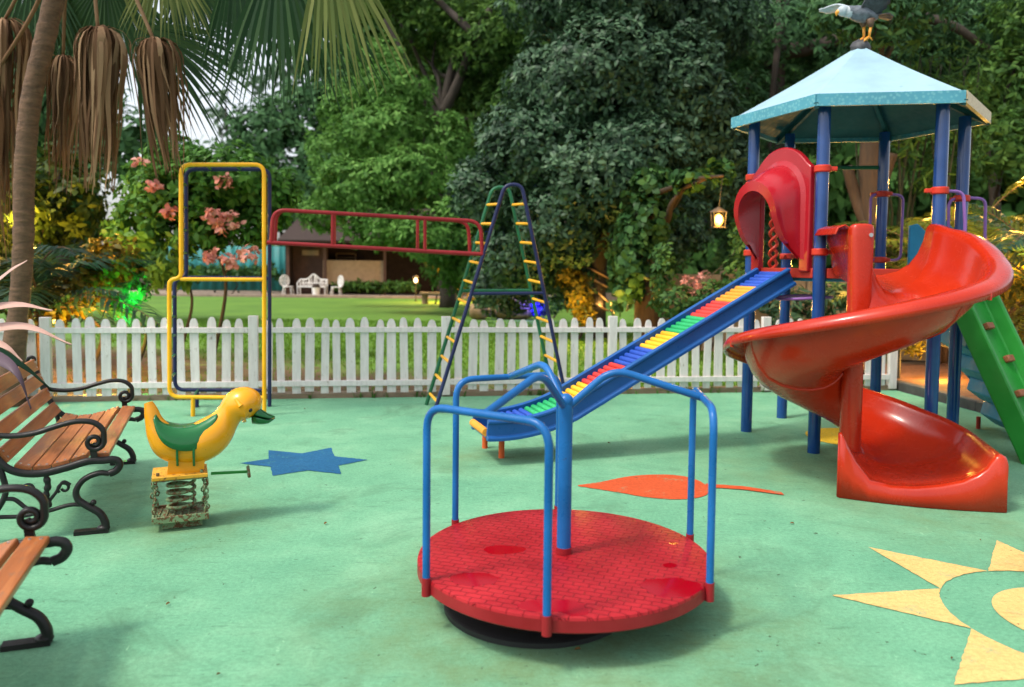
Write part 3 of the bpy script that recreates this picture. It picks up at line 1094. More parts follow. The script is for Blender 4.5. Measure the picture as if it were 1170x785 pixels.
# mouth at the tower
def sec_line(pi, po, floor, wall, il=0.30, fl=0.12):
    d = (po - pi)
    w = d.length
    d.normalize()
    return [pi + d * r + V((0, 0, floor + z)) for r, z in chute_prof(0.0, w, wall, fl, il)]
mouth = sec_line(V((2.70, 6.50, 0)), V((3.37, 6.42, 0)), 1.50, 0.41)
s45 = sec_spiral(28, lerp_tab(FLO, 28), lerp_tab(RIM, 28) - lerp_tab(FLO, 28))
for k in range(8):
    t = k / 7
    tt = t * t * (3 - 2 * t)
    secs.append([p.lerp(q, tt if t < 1 else 1) for p, q in zip(mouth, s45)])
ang = 28
while ang > -362:
    ang -= 6
    fl = 0.14 if ang > -270 else 0.14 - 0.095 * (-270 - ang) / 98
    secs.append(sec_spiral(ang, lerp_tab(FLO, ang), lerp_tab(RIM, ang) - lerp_tab(FLO, ang) - 0.018, fl=fl))
# outlet: straighten towards the lip
lipL, lipR = V((2.25, 5.33, 0)), V((3.20, 5.03, 0))
last = secs[-1]
n_p = len(last)
ld = (lipR - lipL)
LW = ld.length
ld.normalize()
def lip_prof(u):                                      # horned front edge
    lh = 0.40 * max(0, 1 - u / 0.17) ** 1.6 if u < 0.17 else 0
    rh = 0.30 * max(0, (u - 0.76) / 0.20) ** 1.7 if u > 0.76 else 0
    if u > 0.96:
        rh = 0.30 * (1 - ((u - 0.96) / 0.04) ** 2 * 0.25)
    return 0.115 + 0.015 * math.sin(u * 5) + min(lh, 0.33) + min(rh, 0.30)
U = [i / (n_p - 1) for i in range(n_p)]
us = []
tot = 0
acc = [0]
for p, q in zip(last, last[1:]):
    acc.append(acc[-1] + math.hypot((q - p).x, (q - p).y))
us = [x / acc[-1] for x in acc]
us = [min(1, 0.02 + 0.96 * (0.5 * x + 0.5 * i / (n_p - 1))) for i, x in enumerate(us)]
fwd = V((ld.y, -ld.x, 0))
us = [min(1, x * 0.985 + 0.015 * i / (n_p - 1)) for i, x in enumerate([a_ / acc[-1] for a_ in acc])]
zmin = min(p.z for p in last)
lip = []
for p, u in zip(last, us):
    horn = 0.27 * max(0, 1 - u / 0.22) ** 1.5
    lip.append(lipL + ld * (LW * u) + fwd * (0.06 * math.sin(math.pi * u) - 0.01) + V((0, 0, 0.105 + (p.z - zmin) * (0.98 if u > 0.3 else 0.6) + horn)))
for k in range(1, 8):
    t = k / 7
    tt = t ** 1.1
    row = []
    for i, (p, q) in enumerate(zip(last, lip)):
        r_ = p.lerp(q, tt)
        r_.z = p.z + (q.z - p.z) * t ** 2.2
        row.append(r_)
    secs.append(row)
front = [p + fwd * 0.012 + V((0, 0, -0.03)) for p in lip]
foot = [V((p.x, p.y, 0.004)) + fwd * 0.05 for p in lip]
secs.append([p + fwd * 0.016 + V((0, 0, 0.005)) for p in lip])
secs.append([p + fwd * 0.032 + V((0, 0, -0.001)) for p in lip])
secs.append([p + fwd * 0.042 + V((0, 0, -0.014)) for p in lip])
secs.append([V((p.x, p.y, p.z * 0.55)) + fwd * 0.046 for p in lip])
secs.append(foot)
mb = MB()
mb.grid(secs)
spi = mb.build('spiral_slide', M['red'], tw, smooth=60, solid=0.022, weld=False)
# moulded joints between the slide sections
for ang in (-58, -176, -292):
    q = sec_spiral(ang, lerp_tab(FLO, ang), lerp_tab(RIM, ang) - lerp_tab(FLO, ang) - 0.018)
    mb = MB()
    mb.tube([p - V((0, 0, 0.012)) for p in q], 0.014, 8)
    j = mb.build('joint', M['red'], spi, smooth=60)
# side skirts of the outlet
mb = MB()
r1 = [secs[-6 - 7 + k][-1] for k in range(8)]
mb.grid([r1 + [lip[-1] + fwd * 0.035], [V((p.x, p.y, 0.003)) for p in r1] + [foot[-1]]])
mb.build('outlet_skirt', M['red'], spi, solid=0.02, weld=False)
mb = MB()
r0 = [secs[-6 - 7 + k][0] for k in range(8)]
mb.grid([r0 + [lip[0] + fwd * 0.035], [V((p.x, p.y, 0.003)) for p in r0] + [foot[0]]])
mb.build('outlet_skirt', M['red'], spi, solid=0.02, weld=False)
mb = MB()
mb.tube([SCN + V((0, 0, 0.0)), SCN + V((0, 0, 1.10))], 0.0755, 24)
mb.build('centre_column', M['red'], spi)
# mouth guard: flat post on the column and a rolled guard back to the tower
gt = AT(985, 256, 5.85).z
mb = MB()
pc = SCN + V((0.055, 0.02, 0))
pc = SCN + V((0.03, 0.0, 0))
rows = []
for z, wx_, wy_ in ((1.05, .074, .074), (1.30, .076, .074), (1.50, .080, .068), (gt - .10, .084, .056), (gt - .045, .084, .054), (gt - .018, .078, .050), (gt - .004, .062, .040), (gt, .03, .02)):
    rows.append([pc + V((wx_ * math.copysign(abs(math.cos(k * math.pi / 14)) ** .6, math.cos(k * math.pi / 14)), wy_ * math.copysign(abs(math.sin(k * math.pi / 14)) ** .6, math.sin(k * math.pi / 14)), z)) for k in range(28)])
mb.grid(rows, True)
mb.f.append(tuple(len(mb.v) - 28 + k for k in range(28)))
mb.mi.append(0)
gpost = mb.build('guard_post', M['red'], spi, smooth=70)
mb = MB()
q0, q1 = pc + V((-0.07, 0.02, 0)), PP[1] + V((0.05, -0.04, 0))
rows = []
for k in range(9):
    t = k / 8
    p = q0.lerp(q1, t)
    zt = gt - 0.01 + (0.02) * t
    lo = 1.42 + 0.1 * t
    rows.append([V((p.x + 0.05, p.y, lo)), V((p.x + 0.02, p.y, (lo + zt) / 2)), V((p.x - 0.01, p.y, zt - 0.10)), V((p.x - 0.01, p.y, zt - 0.02)), V((p.x - 0.04, p.y, zt)), V((p.x - 0.09, p.y, zt - 0.02)), V((p.x - 0.11, p.y, zt - 0.07))])
mb.grid(rows)
g = mb.build('mouth_guard', M['red'], spi, bevel=0.014, solid=0.012)
mb = MB()
mb.cyl(pc + V((0.045, -0.045, gt - 0.085)), pc + V((0.045, -0.066, gt - 0.085)), 0.015, 12)
mb.build('bolt', M['bolt'], spi)

# ---- green climbing ramp on the P5-P6 side
m0 = (PP[2] + PP[3]) / 2
gn = V((.55, -.835, 0))
gs = V((-gn.y, gn.x, 0))
m0 = m0 + gs * 0.22 + V((0.0, 0.06, 0))
A = m0 + V((0, 0, 1.60))
B = m0 + gn * 0.80
gd = (B - A).normalized()
gu = gs.cross(gd)
if gu.z < 0:
    gu = -gu
mb = MB()
hwid = 0.19
rows = []
prof = [(-hwid - 0.05, 0.02), (-hwid - 0.05, 0.07), (-hwid + 0.0, 0.07), (-hwid + 0.03, 0.0), (hwid - 0.03, 0.0), (hwid, 0.11), (hwid + 0.05, 0.11), (hwid + 0.05, -0.10), (hwid + 0.0, -0.12), (-hwid, -0.12), (-hwid - 0.05, -0.10)]
n_ = 12
for k in range(n_ + 1):
    p = A.lerp(B, k / n_)
    rows.append([p + gs * y + gu * z for y, z in prof])
mb.grid(rows, True)
o_ = len(mb.v)
mb.f += [tuple(range(len(prof)))[::-1], tuple((n_) * len(prof) + i for i in range(len(prof)))]
mb.mi += [0, 0]
gramp = mb.build('climbing_ramp', M['green'], tw, bevel=0.012, smooth=30)
for k in range(5):
    p = A.lerp(B, 0.16 + 0.17 * k)
    for s in ((0.0,) if k % 2 else (0.08,)):
        mb = MB()
        q = p + gs * s + gu * 0.022
        mb.bar(q - gs * 0.05, q + gs * 0.05, 0.06, 0.05, up=tuple(gu))
        mb.build('foothold', M['brown_block'], gramp, bevel=0.01)
# ---- blue moulded stairs on the P6-B2 side
s0 = (PP[3] + PP[4]) / 2
sn = V((0.985, -0.17, 0)).normalized()
ss = V((-sn.y, sn.x, 0))
NT_ = 6
run, rise = 0.80 / NT_, 1.50 / (NT_ + 0.35)
mb = MB()
for k in range(NT_):
    x, z = 0.10 + run * k, DZ - rise * (k + 0.2)
    mb.add([s0 + sn * (x + dx) + ss * dy + V((0, 0, zz)) for dy in (-0.33, 0.33) for dx, zz in ((0, z), (run + 0.05, z - 0.012), (run + 0.055, z - 0.04), (run + 0.02, z - rise * 0.95), (run - 0.02, z - rise), (-0.03, z - rise * 0.55))],
           [(0, 1, 2, 3, 4, 5), (11, 10, 9, 8, 7, 6)] + [(i, (i + 1) % 6, 6 + (i + 1) % 6, 6 + i) for i in range(6)])
st = mb.build('stairs', M['stair_blue'], tw, bevel=0.012, smooth=30)
for s in (-0.36, 0.36):
    mb = MB()
    ol = [(0.02, DZ + 0.0), (0.02, DZ + 0.50), (0.10, DZ + 0.52), (0.30, DZ + 0.32), (0.60, DZ - 0.42), (0.95, DZ - 1.12), (1.02, DZ - 1.36), (0.90, DZ - 1.42), (0.80, DZ - 1.22), (0.55, DZ - 0.92), (0.30, DZ - 0.48), (0.12, DZ - 0.16)]
    mb.plate([s0 + sn * x + ss * s + V((0, 0, z)) for x, z in ol], ss, 0.04)
    mb.build('stair_side', M['stair_blue'], st, bevel=0.012)
for p0 in ((4.628, 7.692), (4.824, 7.497), (4.93, 7.66)):
    mb = MB()
    q = V((p0[0] - 0.02, p0[1], 0))
    mb.cyl(q, q + V((0, 0, 0.12)), 0.02, 10)
    mb.build('stair_foot', M['beam_red'], st)
# ================================================================== eagle on the roof
M['eagle_dark'] = plain('eagle_feathers', (0.035, 0.040, 0.050), 0.5, 0, 0.5, 30, 0.4)
M['eagle_grey'] = plain('eagle_grey', (0.10, 0.12, 0.145), 0.5, 0, 0.5, 30, 0.4)
M['eagle_white'] = plain('eagle_white', (0.34, 0.40, 0.44), 0.5, 0, 0.2, 30, 0.2)
M['eagle_yellow'] = plain('eagle_yellow', (0.70, 0.30, 0.03), 0.4)
M['eagle_brown'] = plain('eagle_brown', (0.10, 0.055, 0.03), 0.6, 0, 0.4, 40, 0.5)
M['rock'] = plain('painted_rock', (0.05, 0.052, 0.06), 0.6, 0, 0.5, 12, 0.5)
ea = thing('eagle_statue', 'painted eagle statue with raised wings perched on top of the pale blue roof', 'statue', TC + V((0, 0, 3.58)))
EY = 7.30
def E_(px, py, dy=0.0):
    return AT(px, py, EY + dy)
mb = MB()
mb.tube(catmull([E_(964, 13), E_(971, 13.5), E_(978, 15), E_(986, 17), E_(996, 19), E_(1003, 19.5)], 4), [0.035, .045, .05, .052, .053, .055, .06, .065, .068, .07, .072, .073, .072, .069, .064, .058, .052, .044, .036, .03, .02][:21], 14)
body = mb.build('body', M['eagle_grey'], ea, smooth=180)
mb = MB()
mb.ball(E_(964, 12.5), (0.060, 0.050, 0.050), 16, 10)
mb.tube([E_(966, 13), E_(973, 14), E_(980, 16)], [0.05, 0.054, 0.05], 14)
hd = mb.build('head', M['eagle_white'], body, smooth=180)
mb = MB()
mb.tube(catmull([E_(960, 13), E_(956.5, 14.5), E_(955.5, 18.5)], 4), [0.026, .025, .024, .022, .019, .015, .010, .006, .002], 10)
mb.build('beak', M['eagle_yellow'], body, smooth=180)
mb = MB()
for k in range(7):
    d = (k - 3) / 3
    mb.bar(E_(998, 18), E_(1020 - abs(d) * 3, 19 + d * 3.5, d * 0.05), 0.045, 0.008)
mb.build('tail', M['eagle_dark'], body)
def wing(root, elbow, tip, name, fl, mat='eagle_dark'):
    mb = MB()
    p = catmull([root, elbow, tip], 8)
    rows = []
    n = len(p) - 1
    for i, q in enumerate(p):
        t = i / n
        c = fl * (0.8 + 0.6 * math.sin(math.pi * min(1, t * 0.8 + 0.2)))
        if t > 0.8:
            c = c * (1 - (t - 0.8) * 4.2)
        rows.append([q, q + c * 0.3 + V((0, 0, 0.012)), q + c * 0.7, q + c * (1.0 + 0.08 * (i % 2))])
    mb.grid(rows)
    return mb.build(name, M[mat], body, solid=0.016, smooth=60)
wing(E_(982, 12, -0.04), E_(996, -14, -0.16), E_(1016, -46, -0.30), 'wing', V((0.15, 0.02, -0.03)))
wing(E_(974, 9, 0.05), E_(956, 5, 0.30), E_(936, 12, 0.50), 'wing', V((0.03, 0.05, -0.035)), 'eagle_white')
for (x0, y0), (x1, y1), dy in (((986, 22), (987, 45), 0.03), ((994, 22), (993, 44), -0.03)):
    mb = MB()
    mb.tube([E_(x0, y0, dy), E_(x0 + 1, y0 + 9, dy)], [0.045, 0.02], 10)
    lg = mb.build('leg', M['eagle_brown'], body, smooth=180)
    mb = MB()
    mb.tube([E_(x0 + 1, y0 + 8, dy), E_(x1, y1 - 2, dy)], [0.014, 0.012], 8)
    for k in (-1, 0, 1):
        mb.tube([E_(x1, y1 - 2, dy), E_(x1 - 4, y1 + 1, dy + k * 0.03), E_(x1 - 6, y1 + 3, dy + k * 0.045)], [0.012, 0.012, 0.004], 8)
    mb.tube([E_(x1, y1 - 2, dy), E_(x1 + 4, y1 + 2, dy)], [0.011, 0.004], 8)
    mb.build('talon', M['eagle_yellow'], lg, smooth=180)
mb = MB()
c = apex + V((0, 0, 0.0))
rows = []
for i in range(9):
    t = math.pi * i / 8
    rows.append([c + V(((0.085 * math.sin(t) + random.uniform(-.012, .012)) * math.cos(k * math.pi / 8), (0.085 * math.sin(t) + random.uniform(-.012, .012)) * math.sin(k * math.pi / 8), -0.03 + 0.075 * math.cos(t) + random.uniform(-.008, .008))) for k in range(16)])
mb.grid(rows, True)
mb.build('rock', M['rock'], ea, smooth=50)

# ================================================================== duck spring rider
M['duck'] = paint('duck_yellow', (0.72, 0.285, 0.004), 0.2, 0.665, (0.22, 0.085, 0.01), 0.12, 5, 0.04, 0.4, fade=(0.80, 0.35, 0.008))
M['duck_green'] = paint('duck_green', (0.008, 0.13, 0.032), 0.2, 0.66, (0.02, 0.08, 0.03), 0.15, 6, 0.04, 0.4)
M['rust_green'] = paint('rusty_green', (0.16, 0.24, 0.12), 0.5, 0.50, (0.13, 0.06, 0.025), 0.35, 9, 0.3)
M['rust_yellow'] = paint('rusty_yellow', (0.66, 0.34, 0.03), 0.45, 0.56, (0.17, 0.06, 0.02), 0.3, 9, 0.3)
M['eye_black'] = plain('eye_black', (0.01, 0.01, 0.01), 0.15)
DY = 4.60
D0 = G(208, 598)
dk = thing('duck_spring_rider', 'yellow duck rocker with green saddle on a rusty coil spring', 'spring rider', V((D0.x, DY, 0)))
DE = V((.923, .386, 0)).normalized()
DN = V((-DE.y, DE.x, 0))
DO = V((D0.x, DY, 0))
DRT = Matrix((DE, DN, V((0, 0, 1)))).transposed()
DP = lambda x, y, o=0.0: VP(x, y, tuple(DO + DN * o), tuple(DE))
LO = lambda x, y, z=0.0: DO + DE * x + DN * y + V((0, 0, z))
kp = 0.00500
spine = [(169.5, 460, 4.8, .8), (172.5, 469, 7.5, .9), (176, 481, 10.0, 1.0), (182.5, 494, 15, 1.0), (192, 504.5, 19.5, 1.0), (204, 509.5, 20.5, 1.05), (216, 509.5, 21.5, 1.08), (229, 505.5, 23.5, 1.05), (240.5, 498, 23.5, 1.0), (250, 489, 20.5, .95), (257, 480.5, 16.6, .95), (263, 472.5, 15.6, 1.0), (269.5, 466, 19.3, 1.03), (277, 462.5, 21.8, 1.05), (284.5, 463.2, 20.2, 1.03), (291, 466.3, 14.5, 1.0), (295.5, 469, 6, 1.0)]
cp = catmull([DP(x, y) for x, y, r, w in spine], 5)
rr = catmull([V((r, w, 0)) for x, y, r, w in spine], 5)
rows = []
for i, p in enumerate(cp):
    t = (cp[min(i + 1, len(cp) - 1)] - cp[max(i - 1, 0)]).normalized()
    up = t.cross(DN)
    rows.append([p + (up * math.cos(a) + DN * math.sin(a) * max(.5, rr[i].y)) * rr[i].x * kp for a in [k * 2 * math.pi / 28 for k in range(28)]])
mb = MB()
mb.grid(rows, True)
mb.f += [tuple(range(28)), tuple((len(rows) - 1) * 28 + k for k in range(28))]
mb.mi += [0, 0]
mb.bar(DP(192, 530.5), DP(233, 530.5), 0.15, 0.085)
body = mb.build('body', M['duck'], dk, smooth=70)
mb = MB()
rows = []
top = catmull([V(p + (0,)) for p in ((177.5, 472.5), (184, 480), (194, 484.5), (208, 486.2), (222, 484.0), (235, 478.5), (248.5, 471.5))], 6)
low = catmull([V(p + (0,)) for p in ((176.0, 477), (180.5, 491), (188.5, 501.5), (203, 508), (221, 508), (234, 498.5), (248, 474.5))], 6)
for i in range(len(top)):
    T = i / (len(top) - 1)
    w = 0.128 * (math.sin(math.pi * min(1, max(0.0, T * 0.84 + 0.10)))) ** 0.5
    pt, pl = DP(top[i].x, top[i].y), DP(low[i].x, low[i].y)
    row = []
    for k in range(17):
        a = -math.pi / 2 + math.pi * k / 16
        c_ = (1 - abs(math.cos(a)) ** 0.8)
        rim = 0.014 * math.exp(-((abs(a) - 0.75) / 0.28) ** 2) * math.sin(math.pi * T)
        row.append(V((0, 0, pt.z + (pl.z - pt.z) * c_ ** 1.15 + rim - 0.006 * math.sin(math.pi * T))) + V((pt.x, pt.y, 0)).lerp(V((pl.x, pl.y, 0)), c_) + DN * (w * math.sin(a)))
    rows.append(row)
mb.grid(rows)
mb.build('saddle', M['duck_green'], body, smooth=180, solid=0.012)
for x in (202.5, 221):
    for s in (-1, 1):
        mb = MB()
        mb.tube([DP(x, 506) + DN * (s * 0.122), DP(x, 517) + DN * (s * 0.118), DP(x + 0.5, 528) + DN * (s * 0.082)], 0.0075, 8)
        mb.build('strap', M['duck_green'], body)
mb = MB()
upb = [((288, 472), .050, 10.5, 10), ((294.5, 473.2), .066, 9, 9.5), ((300, 474.6), .066, 6, 8), ((306, 476), .060, 3.4, 5.2), ((310.5, 476.6), .044, 1.9, 2.6), ((313.5, 476.4), .014, 0.8, 0.8)]
for sgn in (1, -1):
    rows = []
    for (x, y), w, hu, hl_ in upb:
        c = DP(x, y + (0 if sgn > 0 else 2.2 if x < 309 else 0.9))
        rows.append([c + DN * (w * math.cos(math.pi * k / 12)) + V((0, 0, sgn * (hu if sgn > 0 else hl_) * kp * math.sin(math.pi * k / 12))) for k in range(13)])
    mb.grid(rows)
    mb.f.append(tuple(len(mb.v) - 13 + k for k in range(13)))
    mb.mi.append(0)
mb.build('bill', M['duck_green'], body, smooth=60, solid=0.006)
for s in (-1, 1):
    mb = MB()
    mb.ball(DP(284.5, 465.5) + DN * (s * 0.096), (0.013, 0.013, 0.013), 12, 8)
    ey = mb.build('eye', M['eye_black'], body, smooth=180)
    mb = MB()
    mb.tube([DP(268.5, 454.5) + DN * (s * 0.080) + V((0, 0, 0.006)), DP(274, 461) + DN * (s * 0.112)], [0.010, 0.016], 10)
    mb.build('ear_socket', M['duck'], body)
zt, zbm = DP(208, 539.5).z, 0.080
hx, hy = 0.150, 0.125
mb = MB()
mb.box(LO(0, 0, zt), (hx * 2, hy * 2, 0.022), DRT)
tp = mb.build('top_plate', M['rust_yellow'], dk, bevel=0.004)
mb = MB()
mb.box(LO(0, 0, zt - 0.0155), (hx * 2 - 0.01, hy * 2 - 0.01, 0.008), DRT)
mb.build('steel_plate', M['rust_green'], tp, bevel=0.002)
for s in (-1, 1):
    mb = MB()
    mb.cyl(LO(s * 0.118, -0.09, zt + 0.011), LO(s * 0.118, -0.09, zt + 0.028), 0.010, 8)
    mb.build('bolt', M['rust_green'], tp)
mb = MB()
mb.box(LO(0, 0, zbm - 0.012), (hx * 2, hy * 2, 0.02), DRT)
for s in (-1, 1):
    mb.box(LO(0, s * (hy - 0.004), zbm - 0.008), (hx * 2 + 0.006, 0.012, 0.04), DRT)
    mb.box(LO(s * (hx - 0.004), 0, zbm - 0.008), (0.012, hy * 2 - 0.02, 0.04), DRT)
mb.box(LO(0.01, 0.02, 0.026), (hx * 1.45, hy * 1.4, 0.05), DRT)
for i in range(7):
    x = -hx + 0.03 + i * 0.04
    mb.bar(LO(x, -hy + 0.02, zbm + 0.002), LO(x + 0.02, hy - 0.02, zbm + 0.002), 0.010, 0.007)
mb.build('base_plate', M['rust_green'], dk, bevel=0.003)
mb = MB()
turns = 4.6
mb.tube([LO(0.005 + 0.074 * math.cos(t), 0.074 * math.sin(t), zbm + 0.012 + (zt - zbm - 0.035) * t / (2 * math.pi * turns)) for t in [i * 2 * math.pi * turns / 150 for i in range(151)]], 0.0105, 10)
mb.build('spring', M['rust_green'], dk, smooth=180)
for sx in (-1, 1):
    for sy in (-1, 1):
        mb = MB()
        top_, bot = LO(sx * (hx - 0.012), sy * (hy - 0.015), zt - 0.02), LO(sx * (hx - 0.014), sy * (hy - 0.025), zbm + 0.01)
        nl = 9
        for k in range(nl):
            c = top_.lerp(bot, (k + 0.5) / nl) + DE * (0.010 * math.sin(k * 1.9 + sx)) + DN * (0.008 * math.cos(k * 2.3 + sy))
            hl = (top_ - bot).length / nl * 0.66
            a = (DE + DN * 0.3) if k % 2 else (DN - DE * 0.3)
            a.normalize()
            mb.tube([c + a * 0.011 * math.cos(t) + V((0, 0, hl * math.sin(t))) for t in [j * math.pi / 6 for j in range(12)]], 0.0048, 6, closed=True)
        mb.build('chain', M['rust_green'], dk, smooth=180)
mb = MB()
f0, f1 = DP(241, 541), DP(284, 538.8)
mb.tube([f0, f1], 0.009, 10)
ft = mb.build('foot_bar', M['green'], dk)
mb = MB()
mb.tube([f1 + DN * -0.05 + V((0, 0, -0.018)), f1 + DN * 0.05 + V((0, 0, 0.018))], 0.010, 10)
mb.build('foot_peg', M['rust_green'], ft)

# ================================================================== park benches
def spiral(c, r0, r1, a0, turns, n=34, sgn=1):
    return [(c[0] + (r0 + (r1 - r0) * i / n) * math.cos(a0 + sgn * turns * 2 * math.pi * i / n), c[1] + (r0 + (r1 - r0) * i / n) * math.sin(a0 + sgn * turns * 2 * math.pi * i / n)) for i in range(n + 1)]
BL = 1.62
def make_bench(loc, rz, label):
    b = thing('park_bench', label, 'bench', loc, 'slatted benches along the left edge', rotz=rz)
    prof = catmull([(0, -0.085, .425), (0, 0.02, .428), (0, .13, .40), (0, .25, .378), (0, .36, .39), (0, .44, .44), (0, .495, .53), (0, .54, .64), (0, .585, .76), (0, .60, .80)], 8)
    L = [0]
    for p, q in zip(prof, prof[1:]):
        L.append(L[-1] + (q - p).length)
    def at(s):
        for i in range(len(prof) - 1):
            if L[i + 1] >= s:
                t = (s - L[i]) / (L[i + 1] - L[i])
                return prof[i].lerp(prof[i + 1], t), (prof[i + 1] - prof[i]).normalized()
        return prof[-1], (prof[-1] - prof[-2]).normalized()
    seat, back = MB(), MB()
    slats = [0.005, 0.108, 0.206, 0.304, 0.402] + [0.535, 0.655, 0.775, 0.885]
    for i, s in enumerate(slats):
        w = 0.087 if i < 5 else 0.086
        p, t = at(s + w / 2)
        nrm = V((0, -t.z, t.y))
        c = p + nrm * 0.013
        tgt = seat if i < 5 else back
        x0, x1 = 0.002 + random.uniform(-.004, .004), BL - 0.002 + random.uniform(-.004, .004)
        h = 0.013
        vs = []
        hw = w / 2
        cs = [(-hw, -h), (hw, -h), (hw, h - 0.004), (hw - 0.004, h), (-hw + 0.004, h), (-hw, h - 0.004)]
        nx = 14
        rows = [[V((x0 + (x1 - x0) * k / nx, 0, 0)) + c + t * a_ + nrm * b_ for a_, b_ in cs] for k in range(nx + 1)]
        o = len(tgt.v)
        tgt.grid(rows, True)
        tgt.f += [tuple(o + j for j in range(6)), tuple(o + nx * 6 + j for j in range(6))]
        tgt.mi += [0, 0]
        for x in (0.035, BL - 0.035):
            for a_ in (-0.02, 0.02):
                q = V((x, 0, 0)) + c + t * a_ + nrm * (h - 0.004)
                tgt.tube([q, q + nrm * 0.008], 0.0065, 8, mi=1)
    seat.build('seat', [M['wood'], M['bolt']], b, smooth=30)
    back.build('backrest', [M['wood'], M['bolt']], b, smooth=30)
    for x in (-0.022, BL + 0.022):
        fr = MB()
        P3 = lambda l: [V((x, y, z)) for y, z in l]
        X = (1, 0, 0)
        under = [(-0.12, .385), (-0.145, .405), (-0.14, .428), (-0.11, .436)]
        rail = [(p.y, p.z - 0.010) for p in prof[2:]]
        nose = [(p.x, p.y) for p in catmull([(-0.085, .338, 0), (-.118, .352, 0), (-.138, .382, 0), (-.128, .410, 0), (-.10, .420, 0)], 5)]
        fr.tube(P3(nose + rail), 0.0215, 12, up=X, flat=0.85)
        # leg: from the nose back, then forward to the foot
        leg = [(p.x, p.y) for p in catmull([(-0.085, .338, 0), (-0.03, .345, 0), (0.045, .315, 0), (.085, .255, 0), (.075, .20, 0), (.03, .160, 0), (-.03, .115, 0), (-.058, .06, 0), (-.060, .015, 0)], 6)]
        fr.tube(P3(leg), [0.015 + 0.008 * (i / len(leg)) for i in range(len(leg))], 10, up=X, flat=1.25)
        fr.ball((x, 0.0, .178), 0.017, 10, 8)
        fr.bar((x, -0.075, .012), (x, 0.10, .012), 0.055, 0.022)
        fr.ball((x, -0.05, .026), (0.034, 0.036, 0.02), 12, 6)
        # stretcher
        st = [(p.x, p.y) for p in catmull([(.03, .165, 0), (.12, .175, 0), (.24, .15, 0), (.32, .17, 0), (.385, .23, 0), (.43, .24, 0)], 6)]
        fr.tube(P3(st), 0.012, 8, up=X, flat=1.2)
        st = [(p.x, p.y) for p in catmull([(.24, .15, 0), (.36, .135, 0), (.47, .14, 0), (.55, .13, 0)], 6)]
        fr.tube(P3(st), 0.012, 8, up=X, flat=1.2)
        # ornaments
        fr.tube(P3([(p.x, p.y) for p in catmull([(.22, .17, 0), (.235, .24, 0), (.225, .30, 0), (.235, .36, 0)], 5)]), [0.012 + 0.008 * abs(math.sin(i * 0.9)) for i in range(16)], 8, up=X)
        fr.tube(P3(spiral((.145, .275), .034, .012, -0.8, 1.1, 20)), 0.008, 8, up=X)
        fr.tube(P3([(p.x, p.y) for p in catmull([(.225, .20, 0), (.185, .255, 0), (.15, .31, 0), (.112, .29, 0)], 6)]), 0.009, 8, up=X)
        fr.tube(P3(spiral((.325, .285), .034, .012, math.pi + .8, 1.1, 20, -1)), 0.008, 8, up=X)
        # rear leg
        lg = [(p.x, p.y) for p in catmull([(.47, .47, 0), (.44, .36, 0), (.43, .27, 0), (.48, .17, 0), (.56, .10, 0), (.60, .015, 0)], 6)]
        fr.tube(P3(lg), 0.016, 10, up=X, flat=1.25)
        fr.bar((x, 0.53, .012), (x, 0.67, .012), 0.055, 0.022)
        top = spiral((.605, .825), .030, .016, -math.pi / 2, 0.8, 14)
        fr.tube(P3(top), 0.013, 8, up=X)
        leg_o = fr.build('end_frame', M['black'], b, smooth=60)
        ar = MB()
        arm = [(p.x, p.y) for p in catmull([(.535, .615, 0), (.47, .597, 0), (.38, .588, 0), (.28, .598, 0), (.18, .628, 0), (.08, .650, 0), (-.005, .640, 0), (-.055, .595, 0), (-.06, .540, 0)], 6)]
        sp = spiral((-.012, .528), .050, .012, math.pi * 0.95, 1.45, 40, 1)
        ar.tube(P3(arm[:-3] + sp), [0.0155] * (len(arm) - 3) + [0.0155 - 0.005 * i / 40 for i in range(41)], 10, up=X, flat=1.45)
        ar.bar((x, -0.01, .43), (x, -0.005, .485), 0.02, 0.035, up=(0, 1, 0))
        ar.build('armrest', M['black'], leg_o, smooth=60)
    return b
make_bench(V((-2.39, 4.455, 0)), math.atan2(.935, -.354), 'slatted wooden bench with black scroll arms, nearer the white fence, seen whole beside the duck')
make_bench(V((-1.385, 1.55, 0)), math.atan2(.943, -.332), 'slatted wooden bench cut off by the left frame edge, in front of the other bench')

# ================================================================== climbing frame
CO = V((-2.5, 8.0, 0))
CE = V((.993, .119, 0))
OFF = V((-.13, .50, 0))
N_ = lambda x, y: VP(x, y, tuple(CO), tuple(CE))
F_ = lambda x, y: VP(x, y, tuple(CO + OFF), tuple(CE))
cf = thing('climbing_frame', 'tubular climbing frame of yellow hoops, red overhead bars and an A-shaped ladder', 'climbing frame', N_(421, 470))
def gz(p):
    return V((p.x, p.y, 0.0))
def frame_hoop(fn, pts, right_foot, leg, mat, name, mid):
    mb = MB()
    P_ = [fn(*p) for p in pts]
    mb.tube(fillet([gz(fn(*right_foot))] + P_, 0.10, 7), 0.021, 12)
    mb.tube([fn(*mid[0]), fn(*mid[1])], 0.02, 12)
    mb.tube([fn(*leg), gz(fn(leg[0], leg[1] + 20))], 0.021, 12)
    return mb.build(name, M[mat], cf)
YP = [(301.7, 188), (206.8, 188), (207, 317.5), (193.4, 320), (193.6, 453.5), (302, 454.5)]
NP = [(308, 193.5), (212.5, 193.5), (213, 316), (199.5, 320), (200, 445.5), (305, 446)]
yh = frame_hoop(N_, YP, (302, 475), (220.5, 453), 'yellow', 'yellow_hoop', ((206, 319), (301.7, 319.5)))
nh = frame_hoop(F_, NP, (308, 470), (225, 445), 'navy', 'navy_hoop', ((213, 317), (306, 318)))
def lerp2(a, b, t):
    return (a[0] + (b[0] - a[0]) * t, a[1] + (b[1] - a[1]) * t)
